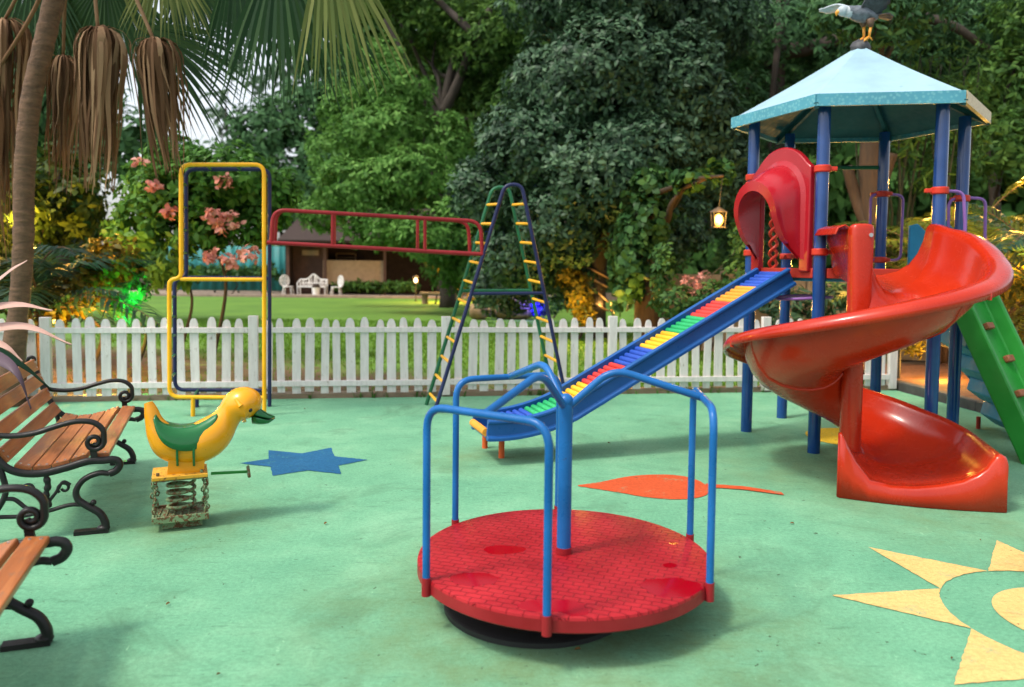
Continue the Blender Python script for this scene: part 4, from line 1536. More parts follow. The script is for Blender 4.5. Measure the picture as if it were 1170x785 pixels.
for i, t in ((1, .15), (1, .36), (1, .57), (1, .78), (3, .15), (3, .33), (3, .5), (3, .68), (3, .85), (4, .25), (4, .62), (0, .35), (0, .7)):
    mb = MB()
    mb.tube([N_(*lerp2(YP[i], YP[i + 1], t)), F_(*lerp2(NP[i], NP[i + 1], t))], 0.0125, 8)
    mb.build('rung', M['dgreen'], cf)
def red_side(fn, name, dx0, dx1):
    mb = MB()
    P_ = [fn(305 + dx0, 277), fn(552 + dx1, 290.5)]
    mb.tube([P_[0], P_[1]], 0.021, 12)
    mb.tube(fillet([fn(310 + dx0, 277.3), fn(312 + dx0, 239.5), fn(549 + dx1, 253), fn(551 + dx1, 290)], 0.13, 7), 0.021, 12)
    for x, y0, y1 in ((380 + dx0 * .5, 243, 281), (485.5 + dx1 * .6, 249.5, 287)):
        mb.tube([fn(x, y0), fn(x, y1)], 0.018, 10)
    return mb.build(name, M['bar_red'], cf)
red_side(N_, 'overhead_bar', 0, 0)
red_side(F_, 'overhead_bar', 4, -14)
for x in (312, 547):
    y = 277 + (x - 305) * 13.5 / 247
    mb = MB()
    mb.tube([N_(x, y), F_(x - (x - 305) * 0.06 + 3, y)], 0.014, 8)
    mb.build('overhead_rung', M['bar_red'], cf)
NA = [(496, 473), (577, 211), (596, 211), (650, 472)]
FA = [(487, 463), (563, 214), (581.5, 214), (634.5, 462)]
for fn, pts, mat in ((N_, NA, 'navy'), (F_, FA, 'dgreen')):
    q = [fn(*p) for p in pts]
    q[0], q[-1] = gz(q[0]), gz(q[-1])
    mb = MB()
    mb.tube(fillet(q, 0.12, 9), 0.021, 12)
    a_ = [fn(*lerp2(pts[0], pts[1], .525)), fn(*lerp2(pts[3], pts[2], .525))]
    mb.tube(a_, 0.018, 10)
    mb.build('ladder_hoop', M[mat], cf)
for s in ((0, 1), (3, 2)):
    for k in range(11):
        t = 0.02 + 0.0865 * (k + 0.35)
        mb = MB()
        mb.tube([N_(*lerp2(NA[s[0]], NA[s[1]], t)), F_(*lerp2(FA[s[0]], FA[s[1]], t + 0.004))], 0.0155, 10)
        mb.build('ladder_rung', M['yellow'], cf)

# ================================================================== picket fence
fe = V((.989, .1484, 0)).normalized()
fn_ = V((-fe.y, fe.x, 0))
def fpos(x):
    return V((x, FX(x) + 0.02, 0))
pf = thing('picket_fence', 'white painted picket fence with rounded tips between playground and lawn', 'fence', fpos(0))
posts = [-9.3, -7.2, -5.13, -2.95, -0.78, 1.23, 3.2, 4.93]
for i, x in enumerate(posts):
    p = fpos(x)
    mb = MB()
    h = 0.93 + random.uniform(-.01, .012)
    mb.box(p + V((0, 0, 0.02 + h / 2)), (0.105, 0.07, h), Matrix.Rotation(math.atan2(fe.y, fe.x), 3, 'Z'))
    mb.build('fence_post', M['fence'], pf, bevel=0.005)
for x0, x1 in zip(posts, posts[1:]):
    n = round((x1 - x0) / 0.151)
    mb = MB()
    for k in range(1, n):
        x = x0 + (x1 - x0) * k / n
        p = fpos(x) + fe * random.uniform(-.011, .011)
        w = 0.096 / 2 + random.uniform(-.006, .005)
        hb, ht = 0.07 + random.uniform(-.02, .012), 0.93 + random.uniform(-.022, .016)
        tilt = random.uniform(-.020, .020)
        ol = [(-w, hb), (w, hb), (w, ht - 0.105), (w * .93, ht - 0.06), (w * .70, ht - 0.022), (w * .36, ht - 0.003), (0, ht), (-w * .36, ht - 0.003), (-w * .70, ht - 0.022), (-w * .93, ht - 0.06), (-w, ht - 0.105)]
        lean = fn_ * random.uniform(-.004, .004)
        mb.plate([p + fe * (a_ + tilt * z) + V((0, 0, z)) + lean * z for a_, z in ol], fn_, 0.018)
    mb.build('picket_panel', M['fence'], pf, smooth=0)
    for z, hh in ((0.795, 0.062), (0.178, 0.066)):
        mb = MB()
        a_, b_ = fpos(x0) + fe * 0.053 - fn_ * 0.0225, fpos(x1) - fe * 0.053 - fn_ * 0.0225
        dz = random.uniform(-.006, .006)
        mb.bar(a_ + V((0, 0, z)), b_ + V((0, 0, z + dz)), 0.025, hh)
        mb.build('rail', M['fence'], pf, bevel=0.004)
# ================================================================== far side of the lawn: pavilion, screens, furniture
M['pav_dark'] = plain('dark_timber', (0.030, 0.016, 0.010), 0.8, 0, 0.4, 4, 0.2)
M['pav_brown'] = plain('brown_plaster', (0.085, 0.040, 0.024), 0.8, 0, 0.3, 3, 0.1)
M['tan'] = plain('tan_panel', (0.36, 0.24, 0.13), 0.7, 0, 0.15, 5, 0.05)
M['teal'] = plain('teal_screen', (0.010, 0.17, 0.17), 0.6, 0, 0.25, 1.5, 0.1)
M['white_iron'] = plain('white_iron', (0.72, 0.70, 0.68), 0.5, 0, 0.15, 10)
M['stone'] = plain('path_stone', (0.26, 0.20, 0.15), 0.85, 0, 0.3, 5, 0.3)
M['roof_tile'] = plain('dark_roof', (0.028, 0.014, 0.011), 0.8, 0, 0.35, 7, 0.4)
M['glow_window'] = emit('lit_window', (1.0, 0.55, 0.18), 0.35)

def wx(px, d):                                       # world x of a pixel column at distance d
    return AT(px, 320, d).x
def wz(py, d, px=400):
    return AT(px, py, d).z
D = 40.0
mb = MB()
mb.bar((wx(120, 37.2), 37.3, 0.03), (wx(560, 37.2), 37.6, 0.03), 0.45, 0.14)
struct(mb.build('lawn_kerb', M['stone'], bevel=0.02))
flat('terrace', [(-24, 37.5), (4, 37.8), (4, 44), (-24, 44)], 0.02, M['stone'])
pv = thing('garden_pavilion', 'dark brown open pavilion with a tan counter beyond the lawn', 'pavilion', V((wx(420, D), D, 0)))
x0, x1 = wx(328, D), wx(520, D)
mb = MB()
mb.box(((x0 + x1) / 2, D + 3.2, 1.5), (x1 - x0, 0.15, 3.0))
mb.box((x0, D + 1.6, 1.5), (0.15, 3.2, 3.0))
mb.box((x1, D + 1.6, 1.5), (0.15, 3.2, 3.0))
mb.build('wall', M['pav_dark'], pv)
mb = MB()
mb.box(((wx(326, D) + wx(370, D)) / 2, D + 0.9, 1.35), (wx(370, D) - wx(326, D), 0.12, 2.7))
mb.build('side_wall', M['pav_brown'], pv)
mb = MB()
zr, zt = wz(277, D), wz(236, D)
rx0, rx1 = x0 - 0.2, x1 + 0.3
for yy0, yy1 in ((D - 0.9, D + 2), (D + 4.6, D + 2)):
    mb.add([(rx0, yy0, zr), (rx1, yy0, zr), (rx1 - 0.8, yy1, zt), (rx0 + 0.8, yy1, zt)], [(0, 1, 2, 3)])
mb.add([(rx0, D - 0.9, zr), (rx0 + 0.8, D + 2, zt), (rx0, D + 4.6, zr)], [(0, 1, 2)])
mb.add([(rx1, D - 0.9, zr), (rx1 - 0.8, D + 2, zt), (rx1, D + 4.6, zr)], [(0, 1, 2)])
mb.build('roof', M['roof_tile'], pv, solid=0.15, smooth=0)
mb = MB()
mb.box(((wx(368, D) + wx(438, D)) / 2, D + 0.3, (wz(302, D) + 0.35) / 2 + 0.2), (wx(438, D) - wx(368, D), 0.25, wz(302, D) - 0.35))
mb.build('counter', M['tan'], pv, bevel=0.02)
for px in (330, 372, 440, 518):
    mb = MB()
    mb.bar((wx(px, D), D - 0.1, 0), (wx(px, D), D - 0.1, zr), 0.14, 0.14)
    mb.build('pillar', M['pav_brown'], pv)
mb = MB()
wa, wb = wx(384, D + 3), wx(406, D + 3)
za, zb_ = wz(299, D + 3), wz(290, D + 3)
for zz in (za, (za + zb_) / 2, zb_):
    mb.box(((wa + wb) / 2, D + 3.08, zz), (wb - wa, 0.06, 0.05))
for xx in (wa, wb):
    mb.box((xx, D + 3.08, (za + zb_) / 2), (0.06, 0.06, zb_ - za))
mb.build('window', M['tan'], pv)
mb = MB()
mb.box(((wx(330, D) + wx(366, D)) / 2 + 0.1, D + 0.8, wz(289, D)), (0.85, 0.06, 0.26))
mb.build('hanging_board', M['tan'], pv)
ts = thing('teal_screen', 'teal fabric screen fence at the left of the far terrace', 'screen', V((wx(270, 41), 41, 0)))
mb = MB()
sx0, sx1 = wx(190, 41), wx(326, 41)
rows = []
for i in range(61):
    x = sx0 + (sx1 - sx0) * i / 60
    y = 41 + 0.06 * math.sin(i * 1.3)
    rows.append([V((x, y, 0.15)), V((x, y + 0.03, 1.2)), V((x, y, wz(281, 41, 270)))])
mb.grid(rows)
mb.build('fabric', M['teal'], ts, solid=0.03)
for i in range(6):
    mb = MB()
    x = sx0 + (sx1 - sx0) * i / 5
    mb.cyl((x, 41.1, 0), (x, 41.1, wz(279, 41, 270)), 0.05, 8)
    mb.build('post', M['pav_dark'], ts)
tl = thing('teal_lean_to', 'small teal pitched roof above the screen, left of the pavilion', 'shelter', V((wx(345, 43), 43.5, 0)))
mb = MB()
mb.add([(wx(322, 44), 43, wz(262, 43)), (wx(372, 44), 43, wz(262, 43)), (wx(368, 44), 46, wz(236, 46)), (wx(326, 44), 46, wz(236, 46))], [(0, 1, 2, 3)])
mb.build('roof', M['teal'], tl, solid=0.08)
for px in (325, 369):
    mb = MB()
    mb.cyl((wx(px, 44), 43.4, 0), (wx(px, 44), 43.4, wz(262, 43)), 0.07, 8)
    mb.build('post', M['pav_dark'], tl)

def garden_chair(px, d, label, flip):
    p = V((wx(px, d), d, 0.02))
    c = thing('garden_chair', label, 'chair', p, 'white garden chairs on the far terrace')
    mb = MB()
    mb.lathe([(0, 0.43), (0.24, 0.43), (0.25, 0.44), (0.24, 0.46), (0, 0.46)], p, 16)
    mb.build('seat', M['white_iron'], c)
    mb = MB()
    b = p + V((0.20 * flip, 0.12, 0))
    s = V((0.55, -0.6 * flip, 0)).normalized()
    mb.tube([b + s * 0.25 * math.cos(t) + V((0, 0, 0.72 + 0.27 * math.sin(t))) for t in [k * math.pi / 10 for k in range(20)]], 0.025, 8, closed=True)
    for k in range(5):
        o = (k - 2) * 0.085
        h = 0.26 * math.sqrt(max(0, 1 - (o / 0.25) ** 2))
        mb.tube([b + s * o + V((0, 0, 0.72 - h)), b + s * o + V((0, 0, 0.72 + h))], 0.022, 6)
    mb.tube([b + s * -0.22 + V((0, 0, 0.73)), b + s * 0.22 + V((0, 0, 0.73))], 0.02, 6)
    mb.build('backrest', M['white_iron'], c)
    for a in (-1, 1):
        for e_ in (-1, 1):
            mb = MB()
            mb.tube([p + V((a * 0.16, e_ * 0.15, 0.44)), p + V((a * 0.21, e_ * 0.20, 0.2)), p + V((a * 0.20, e_ * 0.20, 0))], 0.022, 6)
            mb.build('leg', M['white_iron'], c)
    return c
garden_chair(329, 38.2, 'white round-backed garden chair left of the white settee', -1)
garden_chair(384, 38.2, 'white round-backed garden chair right of the white settee', 1)
p = V((wx(357, 38.6), 38.6, 0.02))
gb = thing('garden_settee', 'white ornate settee with a peaked lattice back on the far terrace', 'settee', p)
mb = MB()
mb.box(p + V((0, 0, 0.44)), (1.35, 0.5, 0.05))
mb.build('seat', M['white_iron'], gb)
mb = MB()
pk = lambda x: 0.78 + 0.26 * math.exp(-(x / 0.22) ** 2)
mb.tube([p + V((x, 0.25, pk(x))) for x in [-0.68 + 1.36 * i / 24 for i in range(25)]], 0.03, 8)
for i in range(15):
    x = -0.66 + 1.32 * i / 14
    mb.tube([p + V((x, 0.25, 0.46)), p + V((x + 0.05 * math.sin(i * 2.0), 0.25, pk(x) - 0.02))], 0.02, 6)
mb.tube([p + V((-0.67, 0.25, 0.62)), p + V((0.67, 0.25, 0.62))], 0.018, 6)
mb.build('backrest', M['white_iron'], gb)
for a in (-1, 1):
    mb = MB()
    mb.tube([p + V((a * 0.66, -0.22, 0)), p + V((a * 0.68, -0.22, 0.62)), p + V((a * 0.67, 0.25, 0.78))], 0.026, 6)
    mb.tube([p + V((a * 0.66, 0.24, 0)), p + V((a * 0.67, 0.25, 0.8))], 0.026, 6)
    mb.build('leg', M['white_iron'], gb)
p = V((wx(361, 37.9), 37.9, 0.02))
bn = thing('litter_bin', 'small pale bin with a dark lid in front of the white settee', 'bin', p)
mb = MB()
mb.lathe([(0, 0), (0.16, 0), (0.19, 0.42), (0.0, 0.42)], p, 16)
mb.build('body', M['white_iron'], bn)
mb = MB()
mb.lathe([(0.20, 0.421), (0.20, 0.47), (0.12, 0.60), (0, 0.62)], p, 16)
mb.build('lid', M['pav_dark'], bn)

# rustic bench and tipped barrel on the lawn
M['log'] = plain('old_log', (0.22, 0.145, 0.07), 0.85, 0, 0.4, 5, 0.5)
p = V((wx(503, 32), 32, 0))
rb = thing('log_bench', 'rustic bench of log slabs on the lawn beside a small garden lamp', 'bench', p)
mb = MB()
mb.box(p + V((-0.15, 0, 0.42)), (1.35, 0.42, 0.10))
mb.build('seat', M['log'], rb, bevel=0.03)
mb = MB()
mb.box(p + V((0.42, 0.12, 0.32)), (0.50, 0.5, 0.64))
mb.box(p + V((0.42, -0.02, 0.72)), (0.56, 0.62, 0.12))
mb.build('end_block', M['log'], rb, bevel=0.05)
mb = MB()
mb.tube([p + V((-0.62, 0, 0)), p + V((-0.62, 0, 0.40))], 0.13, 10)
mb.build('leg', M['log'], rb)
D2 = 23.5
p = AT(588, 350, D2)
br = thing('tipped_barrel', 'weathered barrel lying on its side on the lawn spilling blue-lit flowers', 'barrel', V((p.x, p.y, 0)))
bx0, bx1 = AT(563, 350, D2), AT(607, 350, D2)
mb = MB()
rows = []
for i in range(13):
    t = i / 12
    c = bx0.lerp(bx1, t) + V((0, -0.25 + 0.5 * t * 0 , 0))
    r = 0.30 + 0.07 * math.sin(math.pi * t)
    rows.append([V((c.x, c.y + r * math.cos(k * math.pi / 12), max(0.36, 0) + r * math.sin(k * math.pi / 12))) for k in range(24)])
mb.grid(rows, True)
mb.f.append(tuple(range(24)))
mb.mi.append(0)
bd = mb.build('body', M['log'], br, solid=0.03)
for t in (0.1, 0.9):
    mb = MB()
    c = bx0.lerp(bx1, t) + V((0, -0.25, 0))
    r = 0.335
    mb.tube([V((c.x, c.y + r * math.cos(k * math.pi / 14), 0.36 + r * math.sin(k * math.pi / 14))) for k in range(28)], 0.018, 6, closed=True)
    mb.build('hoop', M['tan'], bd)
M['blue_petal'] = leaf_mat('blue_lit_petals', (0.012, 0.010, 0.30), (0.03, 0.02, 0.60), (0.10, 0.08, 0.85), 0.5, 0.2)  # blue of the spotlight put into the petal colour
C_, A_ = shell_twigs([((bx1.x + 0.18, bx1.y - 0.3, 0.36), (0.30, 0.35, 0.30))], 60)
leaves_obj('blue_lit_flowers', rosettes(C_, A_, 7, 0.11, 0.6), M['blue_petal'], br)
p = V((wx(545, 23.2), 23.0, 0))
pt = thing('clay_pot', 'small clay pot lying beside the tipped barrel', 'pot', p)
mb = MB()
pr = [(0, 0.20), (0.20, 0.16), (0.25, 0.0), (0.22, -0.25), (0.15, -0.35), (0.19, -0.42)]
rows = [[p + V((-zz, r_ * math.cos(k * math.pi / 9), 0.24 + r_ * math.sin(k * math.pi / 9))) for k in range(18)] for r_, zz in pr]
mb.grid(rows, True)
mb.build('body', M['log'], pt, solid=0.02)

# ================================================================== wall and lamps on the right
M['wall'] = plain('garden_wall_plaster', (0.13, 0.10, 0.066), 0.9, 0, 0.5, 2.2, 0.3)
gw = thing('garden_wall', 'low tan plastered garden wall behind the play tower', 'wall', V((4.5, 14, 0)))
w0, w1 = AT(742, 300, 15.2), V((11.0, 12.2, 0))
w0.z = 0
n = 6
for i in range(n):
    a_, b_ = w0.lerp(w1, i / n), w0.lerp(w1, (i + 1) / n)
    dv = (b_ - a_).normalized()
    mb = MB()
    mb.bar(a_ + dv * 0.13 + V((0, 0, 0.72)), b_ - dv * 0.13 + V((0, 0, 0.72)), 0.16, 1.44)
    mb.build('wall_panel', M['wall'], gw)
    mb = MB()
    mb.box(a_ + V((0, 0, 0.78)), (0.26, 0.26, 1.56))
    mb.build('pier', M['wall'], gw, bevel=0.01)

M['lamp_iron'] = plain('lamp_iron', (0.03, 0.025, 0.02), 0.5)
M['glow_warm'] = emit('lamp_glow_warm', (1.0, 0.27, 0.015), 1.9)
M['glow_white'] = emit('lamp_glow_pale', (1.0, 0.72, 0.34), 4)
def lantern(px, py, d, size, label, glow, name='garden_lantern', hang=0):
    c = AT(px, py, d)
    t = thing(name, label, 'lamp', V((c.x, c.y, 0)))
    s = size
    mb = MB()
    if hang:
        mb.cyl((c.x, c.y, c.z + s), (c.x + 0.05, c.y, c.z + hang), 0.004, 8)
        mb.build('chain', M['lamp_iron'], t)
        t.location = (c.x, c.y, 0)
    else:
        mb.cyl((c.x, c.y, 0), (c.x, c.y, c.z - s * 0.62), 0.022, 10)
        mb.cyl((c.x, c.y, 0), (c.x, c.y, 0.03), 0.07, 12)
        mb.build('post', M['lamp_iron'], t)
    mb = MB()
    for a_ in (-1, 1):
        for b_ in (-1, 1):
            mb.bar(c + V((a_ * s * .42, b_ * s * .42, -s * .6)), c + V((a_ * s * .5, b_ * s * .5, s * .6)), 0.012, 0.012)
    mb.box(c + V((0, 0, -s * 0.62)), (s * 1.0, s * 1.0, 0.02))
    mb.tube([c + V((0, 0, s * .6)), c + V((0, 0, s * 1.05))], [s * .8, 0.015], 4)
    mb.build('cage', M['lamp_iron'], t)
    mb = MB()
    mb.ball(c - V((0, 0, s * 0.05)), (s * .36, s * .36, s * .52), 12, 8)
    mb.build('bulb', M[glow], t, smooth=180)
    return c
def light(name, loc, energy, col, r=0.08):
    ld = bpy.data.lights.new(name, 'POINT')
    ld.energy = energy
    ld.color = col
    ld.shadow_soft_size = r
    o = bpy.data.objects.new(name, ld)
    o.location = loc
    COL.objects.link(o)
    return o
WARM = (1.0, 0.58, 0.16)
AMB = (1.0, 0.50, 0.08)
c = lantern(821, 251, 13.0, 0.20, 'amber lantern hanging among the dark trees, left of the tower', 'glow_warm', hang=0.7)
light('lantern_light', c + V((0, -0.35, 0.1)), 65, AMB)
c = lantern(1028, 391, 10.75, 0.14, 'small bright bollard lamp just past the right end of the picket fence', 'glow_white', 'bollard_lamp')
light('bollard_light', c + V((0.12, 0.15, 0.25)), 34, WARM)
c = lantern(475, 320, 34, 0.20, 'small lit garden lamp at the back of the lawn beside the log bench', 'glow_white')
light('lawn_lamp_light', c + V((0.3, -0.3, 0.4)), 90, WARM)
c = lantern(700, 353, 17.2, 0.10, 'tiny lit garden lamp right of the rope-wrapped trunk', 'glow_warm')
light('trunk_lamp_light', c + V((-.3, -0.2, 0.1)), 10, WARM)
light('hedge_lamp_light', AT(55, 345, 10.9), 95, AMB)
light('hedge_lamp_light', AT(105, 372, 10.2), 60, AMB)
light('hedge_lamp_light', AT(20, 245, 11.6), 110, AMB)
light('hedge_lamp_light', AT(128, 285, 11.4), 26, AMB)
light('green_spot_light', AT(152, 345, 10.5), 26, (0.02, 1.0, 0.10))
light('blue_spot_light', AT(604, 345, 22.6), 40, (0.06, 0.05, 1.0))
light('shrub_lamp_light', AT(664, 348, 15.7), 60, AMB)
light('shrub_lamp_light', AT(512, 322, 33.6), 260, AMB)
light('bed_lamp_light', AT(1150, 300, 9.9), 60, AMB)
light('bed_lamp_light', AT(1075, 420, 10.6), 30, AMB)
light('bed_lamp_light', AT(1118, 270, 11.6), 45, AMB)
light('bed_lamp_light', AT(1165, 200, 12.6), 50, AMB)
light('bed_lamp_light', AT(955, 300, 12.0), 30, AMB)
light('bed_lamp_light', AT(720, 345, 14.0), 16, AMB)
light('bed_lamp_light', AT(1008, 285, 12.6), 9, AMB)
light('bed_lamp_light', AT(1060, 250, 12.0), 22, AMB)

# ================================================================== foliage materials
LM = dict(
    t1=leaf_mat('dark_glossy_leaf', (0.009, 0.030, 0.015), (0.031, 0.080, 0.038), (0.098, 0.180, 0.092), 0.5, 0.12, 0.25),
    t2=leaf_mat('light_green_leaf', (0.030, 0.095, 0.016), (0.085, 0.215, 0.040), (0.19, 0.37, 0.085), 0.5, 0.3),
    t3=leaf_mat('shade_leaf', (0.016, 0.044, 0.011), (0.046, 0.115, 0.023), (0.120, 0.225, 0.042), 0.5, 0.35),
    t4=leaf_mat('far_leaf', (0.022, 0.062, 0.024), (0.050, 0.130, 0.050), (0.105, 0.220, 0.085), 0.55, 0.25),
    t5=leaf_mat('hazed_far_leaf', (0.10, 0.17, 0.11), (0.15, 0.24, 0.15), (0.20, 0.30, 0.19), 0.6, 0.3),  # distance haze put into the pale leaf colour
    t6=leaf_mat('feather_leaf', (0.016, 0.050, 0.020), (0.040, 0.105, 0.040), (0.090, 0.200, 0.075), 0.5, 0.25),
    hedge=leaf_mat('hedge_leaf', (0.014, 0.032, 0.006), (0.036, 0.065, 0.010), (0.09, 0.12, 0.02), 0.42, 0.25),
    shrub=leaf_mat('shrub_leaf', (0.018, 0.060, 0.010), (0.052, 0.150, 0.022), (0.125, 0.285, 0.052), 0.42, 0.3),
    croton=leaf_mat('croton_leaf', (0.030, 0.045, 0.006), (0.11, 0.095, 0.010), (0.26, 0.18, 0.02), 0.4, 0.3),
    palm=leaf_mat('fan_palm_leaf', (0.010, 0.032, 0.013), (0.023, 0.062, 0.024), (0.055, 0.110, 0.036), 0.38, 0.25),
    palm_y=leaf_mat('yellowing_palm_leaf', (0.06, 0.10, 0.025), (0.13, 0.17, 0.045), (0.25, 0.26, 0.09), 0.42, 0.3),
    dead=leaf_mat('dead_palm_leaf', (0.055, 0.025, 0.012), (0.21, 0.115, 0.060), (0.46, 0.30, 0.175), 0.7, 0.15),
    areca=leaf_mat('areca_leaf', (0.008, 0.030, 0.020), (0.020, 0.058, 0.034), (0.050, 0.105, 0.050), 0.4, 0.25),
    areca_y=leaf_mat('lamplit_areca_leaf', (0.030, 0.055, 0.008), (0.075, 0.105, 0.014), (0.16, 0.175, 0.028), 0.4, 0.3),  # lit copy of the areca leaf, yellow lamplight in its colour
    pink=leaf_mat('pink_bract', (0.40, 0.13, 0.11), (0.55, 0.24, 0.21), (0.68, 0.40, 0.35), 0.6, 0.3),
    cord=leaf_mat('cordyline_leaf', (0.42, 0.22, 0.19), (0.58, 0.36, 0.30), (0.66, 0.46, 0.38), 0.4, 0.2),
    cord_d=leaf_mat('dark_cordyline_leaf', (0.06, 0.04, 0.06), (0.10, 0.07, 0.09), (0.15, 0.11, 0.13), 0.4, 0.1),
    ivy=leaf_mat('ivy_leaf', (0.014, 0.045, 0.014), (0.035, 0.095, 0.028), (0.08, 0.17, 0.045), 0.4, 0.2),
)
BK = bark('bark_dark', (0.014, 0.010, 0.008), (0.050, 0.034, 0.024))
BKB = bark('bark_brown', (0.016, 0.008, 0.004), (0.058, 0.028, 0.011), (4, 4, 0.7))
BKP = bark('bark_palm', (0.055, 0.025, 0.014), (0.185, 0.092, 0.052), (3, 3, 9), 0.7)

def tree(label, clumps, leafmat, size, k, dens, trunk_px=None, d=None, r0=0.2, aspect=0.38, open_=0.9, droop=0.15, barkm=None, lim=(), group='trees behind the playground', name='tree', cat='tree', depthy=0.45, extra=None):
    cl = pxclumps(clumps)
    if trunk_px:
        base = V((AT(trunk_px[0][0], 330, d).x, d, 0))
    else:
        base = V((sum(c[0][0] for c in cl) / len(cl), sum(c[0][1] for c in cl) / len(cl), 0))
    t = thing(name, label, cat, base, group)
    mb = MB()
    if trunk_px:
        pts = [base - V((0, 0, 0.1))] + [AT(x, y, d) for x, y in trunk_px[1:]]
    else:
        lowc = min(cl, key=lambda c: c[0][2])
        pts = [base - V((0, 0, 0.1)), base + V((0.2, 0.1, lowc[0][2] * 0.6)), V(lowc[0])]
    p = catmull(pts, 8)
    n = len(p) - 1
    mb.tube(p, [r0 * (1.25 if i == 0 else 1 - 0.55 * i / n) * random.uniform(.94, 1.06) for i in range(n + 1)], 14)
    for c, r in cl:
        s = p[int(n * random.uniform(0.55, 1.0))]
        limbs(mb, s, V(c) * 0.9 + s * 0.1, r0 * 0.35, r0 * 0.08, 7)
    for a_, b_, ra, rb_ in lim:
        limbs(mb, AT(*a_), AT(*b_), ra, rb_, 9, 0.05)
    mb.build('trunk' if cat == 'tree' else 'stems', barkm or BK, t, smooth=180, weld=False)
    C1, A1 = shell_twigs(cl, dens, depthy)
    leaves_obj('crown' if cat == 'tree' else 'foliage', rosettes(C1, A1, k, size, aspect, open_, droop), LM[leafmat], t)
    return t

# central dark evergreen with rope-wrapped trunk
t1 = tree('broad dark evergreen tree with blue-grey glossy leaves and a rope-wrapped trunk, mid picture',
     [(700, 90, 17, 105, 70), (610, 170, 16.6, 65, 55), (555, 220, 17, 45, 40), (690, 200, 16.2, 85, 60), (775, 120, 17, 85, 85), (640, 255, 16.4, 65, 50), (745, 262, 16.4, 65, 55), (592, 288, 17, 48, 40), (818, 195, 17.4, 55, 70), (680, 0, 17.4, 105, 55), (790, 20, 18, 80, 60), (640, 95, 17, 60, 55), (655, 318, 17.4, 40, 26), (735, 170, 16, 60, 50), (575, 330, 18.5, 45, 28)],
     't1', 0.155, 8, 52, [(683, 372), (682, 340), (686, 290), (692, 230), (700, 150)], 17.2, 0.23, 0.40, 0.82, 0.1)
mb = MB()
rp = [(683, 312), (682, 322), (683, 335), (683, 349)]
for x, y in rp:
    c = AT(x, y, 17.2)
    mb.tube([V((c.x + 0.235 * math.cos(a_), c.y + 0.235 * math.sin(a_), c.z - 0.12 * math.cos(a_) * (1 if y != 335 else 1.6))) for a_ in [k * math.pi / 12 for k in range(24)]], 0.022, 6, closed=True)
mb.build('rope', M['tan'], t1)
tree('feathery light green tree at the middle of the far tree line',
     [(430, 150, 26, 50, 36), (470, 200, 25, 55, 38), (405, 215, 25, 44, 36), (528, 250, 24.5, 40, 40), (435, 255, 25, 50, 28), (505, 165, 27, 40, 36), (545, 305, 25, 36, 30), (385, 175, 28, 36, 34), (482, 268, 24, 40, 26), (450, 105, 27, 45, 34), (400, 118, 28, 40, 30), (430, 72, 28.5, 40, 26), (515, 300, 25.5, 34, 30), (372, 240, 29, 30, 26)],
     't2', 0.21, 9, 20, [(556, 340), (548, 300), (520, 240), (480, 190)], 25.6, 0.16, 0.36, 0.8, 0.25)
tree('tall shady tree with a leaning bare limb above the light green tree',
     [(500, 20, 30, 60, 34), (565, 45, 29, 60, 42), (625, 25, 28, 55, 45), (535, 100, 30.5, 36, 34), (430, -10, 30, 60, 28), (555, 135, 30, 40, 40), (595, 115, 29, 45, 45), (480, 60, 31, 30, 24)],
     't3', 0.26, 8, 15, [(512, 340), (508, 240), (505, 140), (520, 60)], 29.5, 0.30, 0.36, 0.85, 0.3,
     lim=[((506, 145, 29.3), (440, 22, 29.0), 0.20, 0.10), ((506, 130, 29.3), (560, 10, 28.6), 0.2, 0.12), ((560, 60, 28.6), (480, -20, 28.6), 0.16, 0.1)])
tree('rounded dark tree far behind the pavilion under the palm fronds',
     [(300, 150, 44, 42, 38), (350, 135, 45, 48, 45), (392, 112, 46, 42, 45), (285, 195, 43, 36, 36), (330, 210, 43, 55, 36), (385, 190, 44, 48, 45), (418, 85, 46, 36, 36), (345, 246, 42.5, 55, 22), (278, 236, 42.5, 36, 26)],
     't4', 0.42, 7, 6.5, [(340, 335), (342, 260), (345, 170)], 44.5, 0.35, 0.45)
tree('pale hazy tree showing thinly against the white sky', [(246, 125, 65, 20, 24), (300, 92, 66, 26, 24), (335, 72, 66, 28, 22), (268, 68, 66, 20, 22), (226, 180, 65, 15, 24), (255, 170, 64, 14, 18)],
     't5', 0.75, 6, 0.55, [(262, 330), (262, 220), (258, 120)], 65.5, 0.18, 0.45, depthy=0.9)
tree('tall dark tree with a thick black trunk behind the tower roof',
     [(885, 50, 20, 80, 60), (850, 130, 19.4, 45, 50), (955, 30, 21, 75, 60), (1040, 50, 20, 65, 60), (1120, 40, 20, 75, 60), (935, 130, 20, 55, 50), (1040, 135, 20.5, 40, 40), (880, 215, 18.6, 45, 50), (850, 285, 18, 40, 36), (1000, 90, 20, 60, 50)],
     't6', 0.20, 9, 22, [(884, 372), (884, 260), (886, 120), (896, -20)], 19.6, 0.32, 0.30, 0.85, 0.35, lim=[((890, 60, 19.4), (1060, 20, 19), 0.2, 0.12), ((1060, 20, 19), (1160, 70, 18.6), 0.13, 0.06)])
tree('leafy olive tree at the top right corner beyond the palms',
     [(1100, 130, 19, 55, 42), (1165, 100, 18, 50, 60), (1150, 170, 17, 50, 40), (1080, 180, 18.5, 36, 36), (1190, 20, 18, 60, 60)],
     't3', 0.19, 8, 22, [(1140, 372), (1138, 260), (1130, 150)], 18.4, 0.18, 0.36)
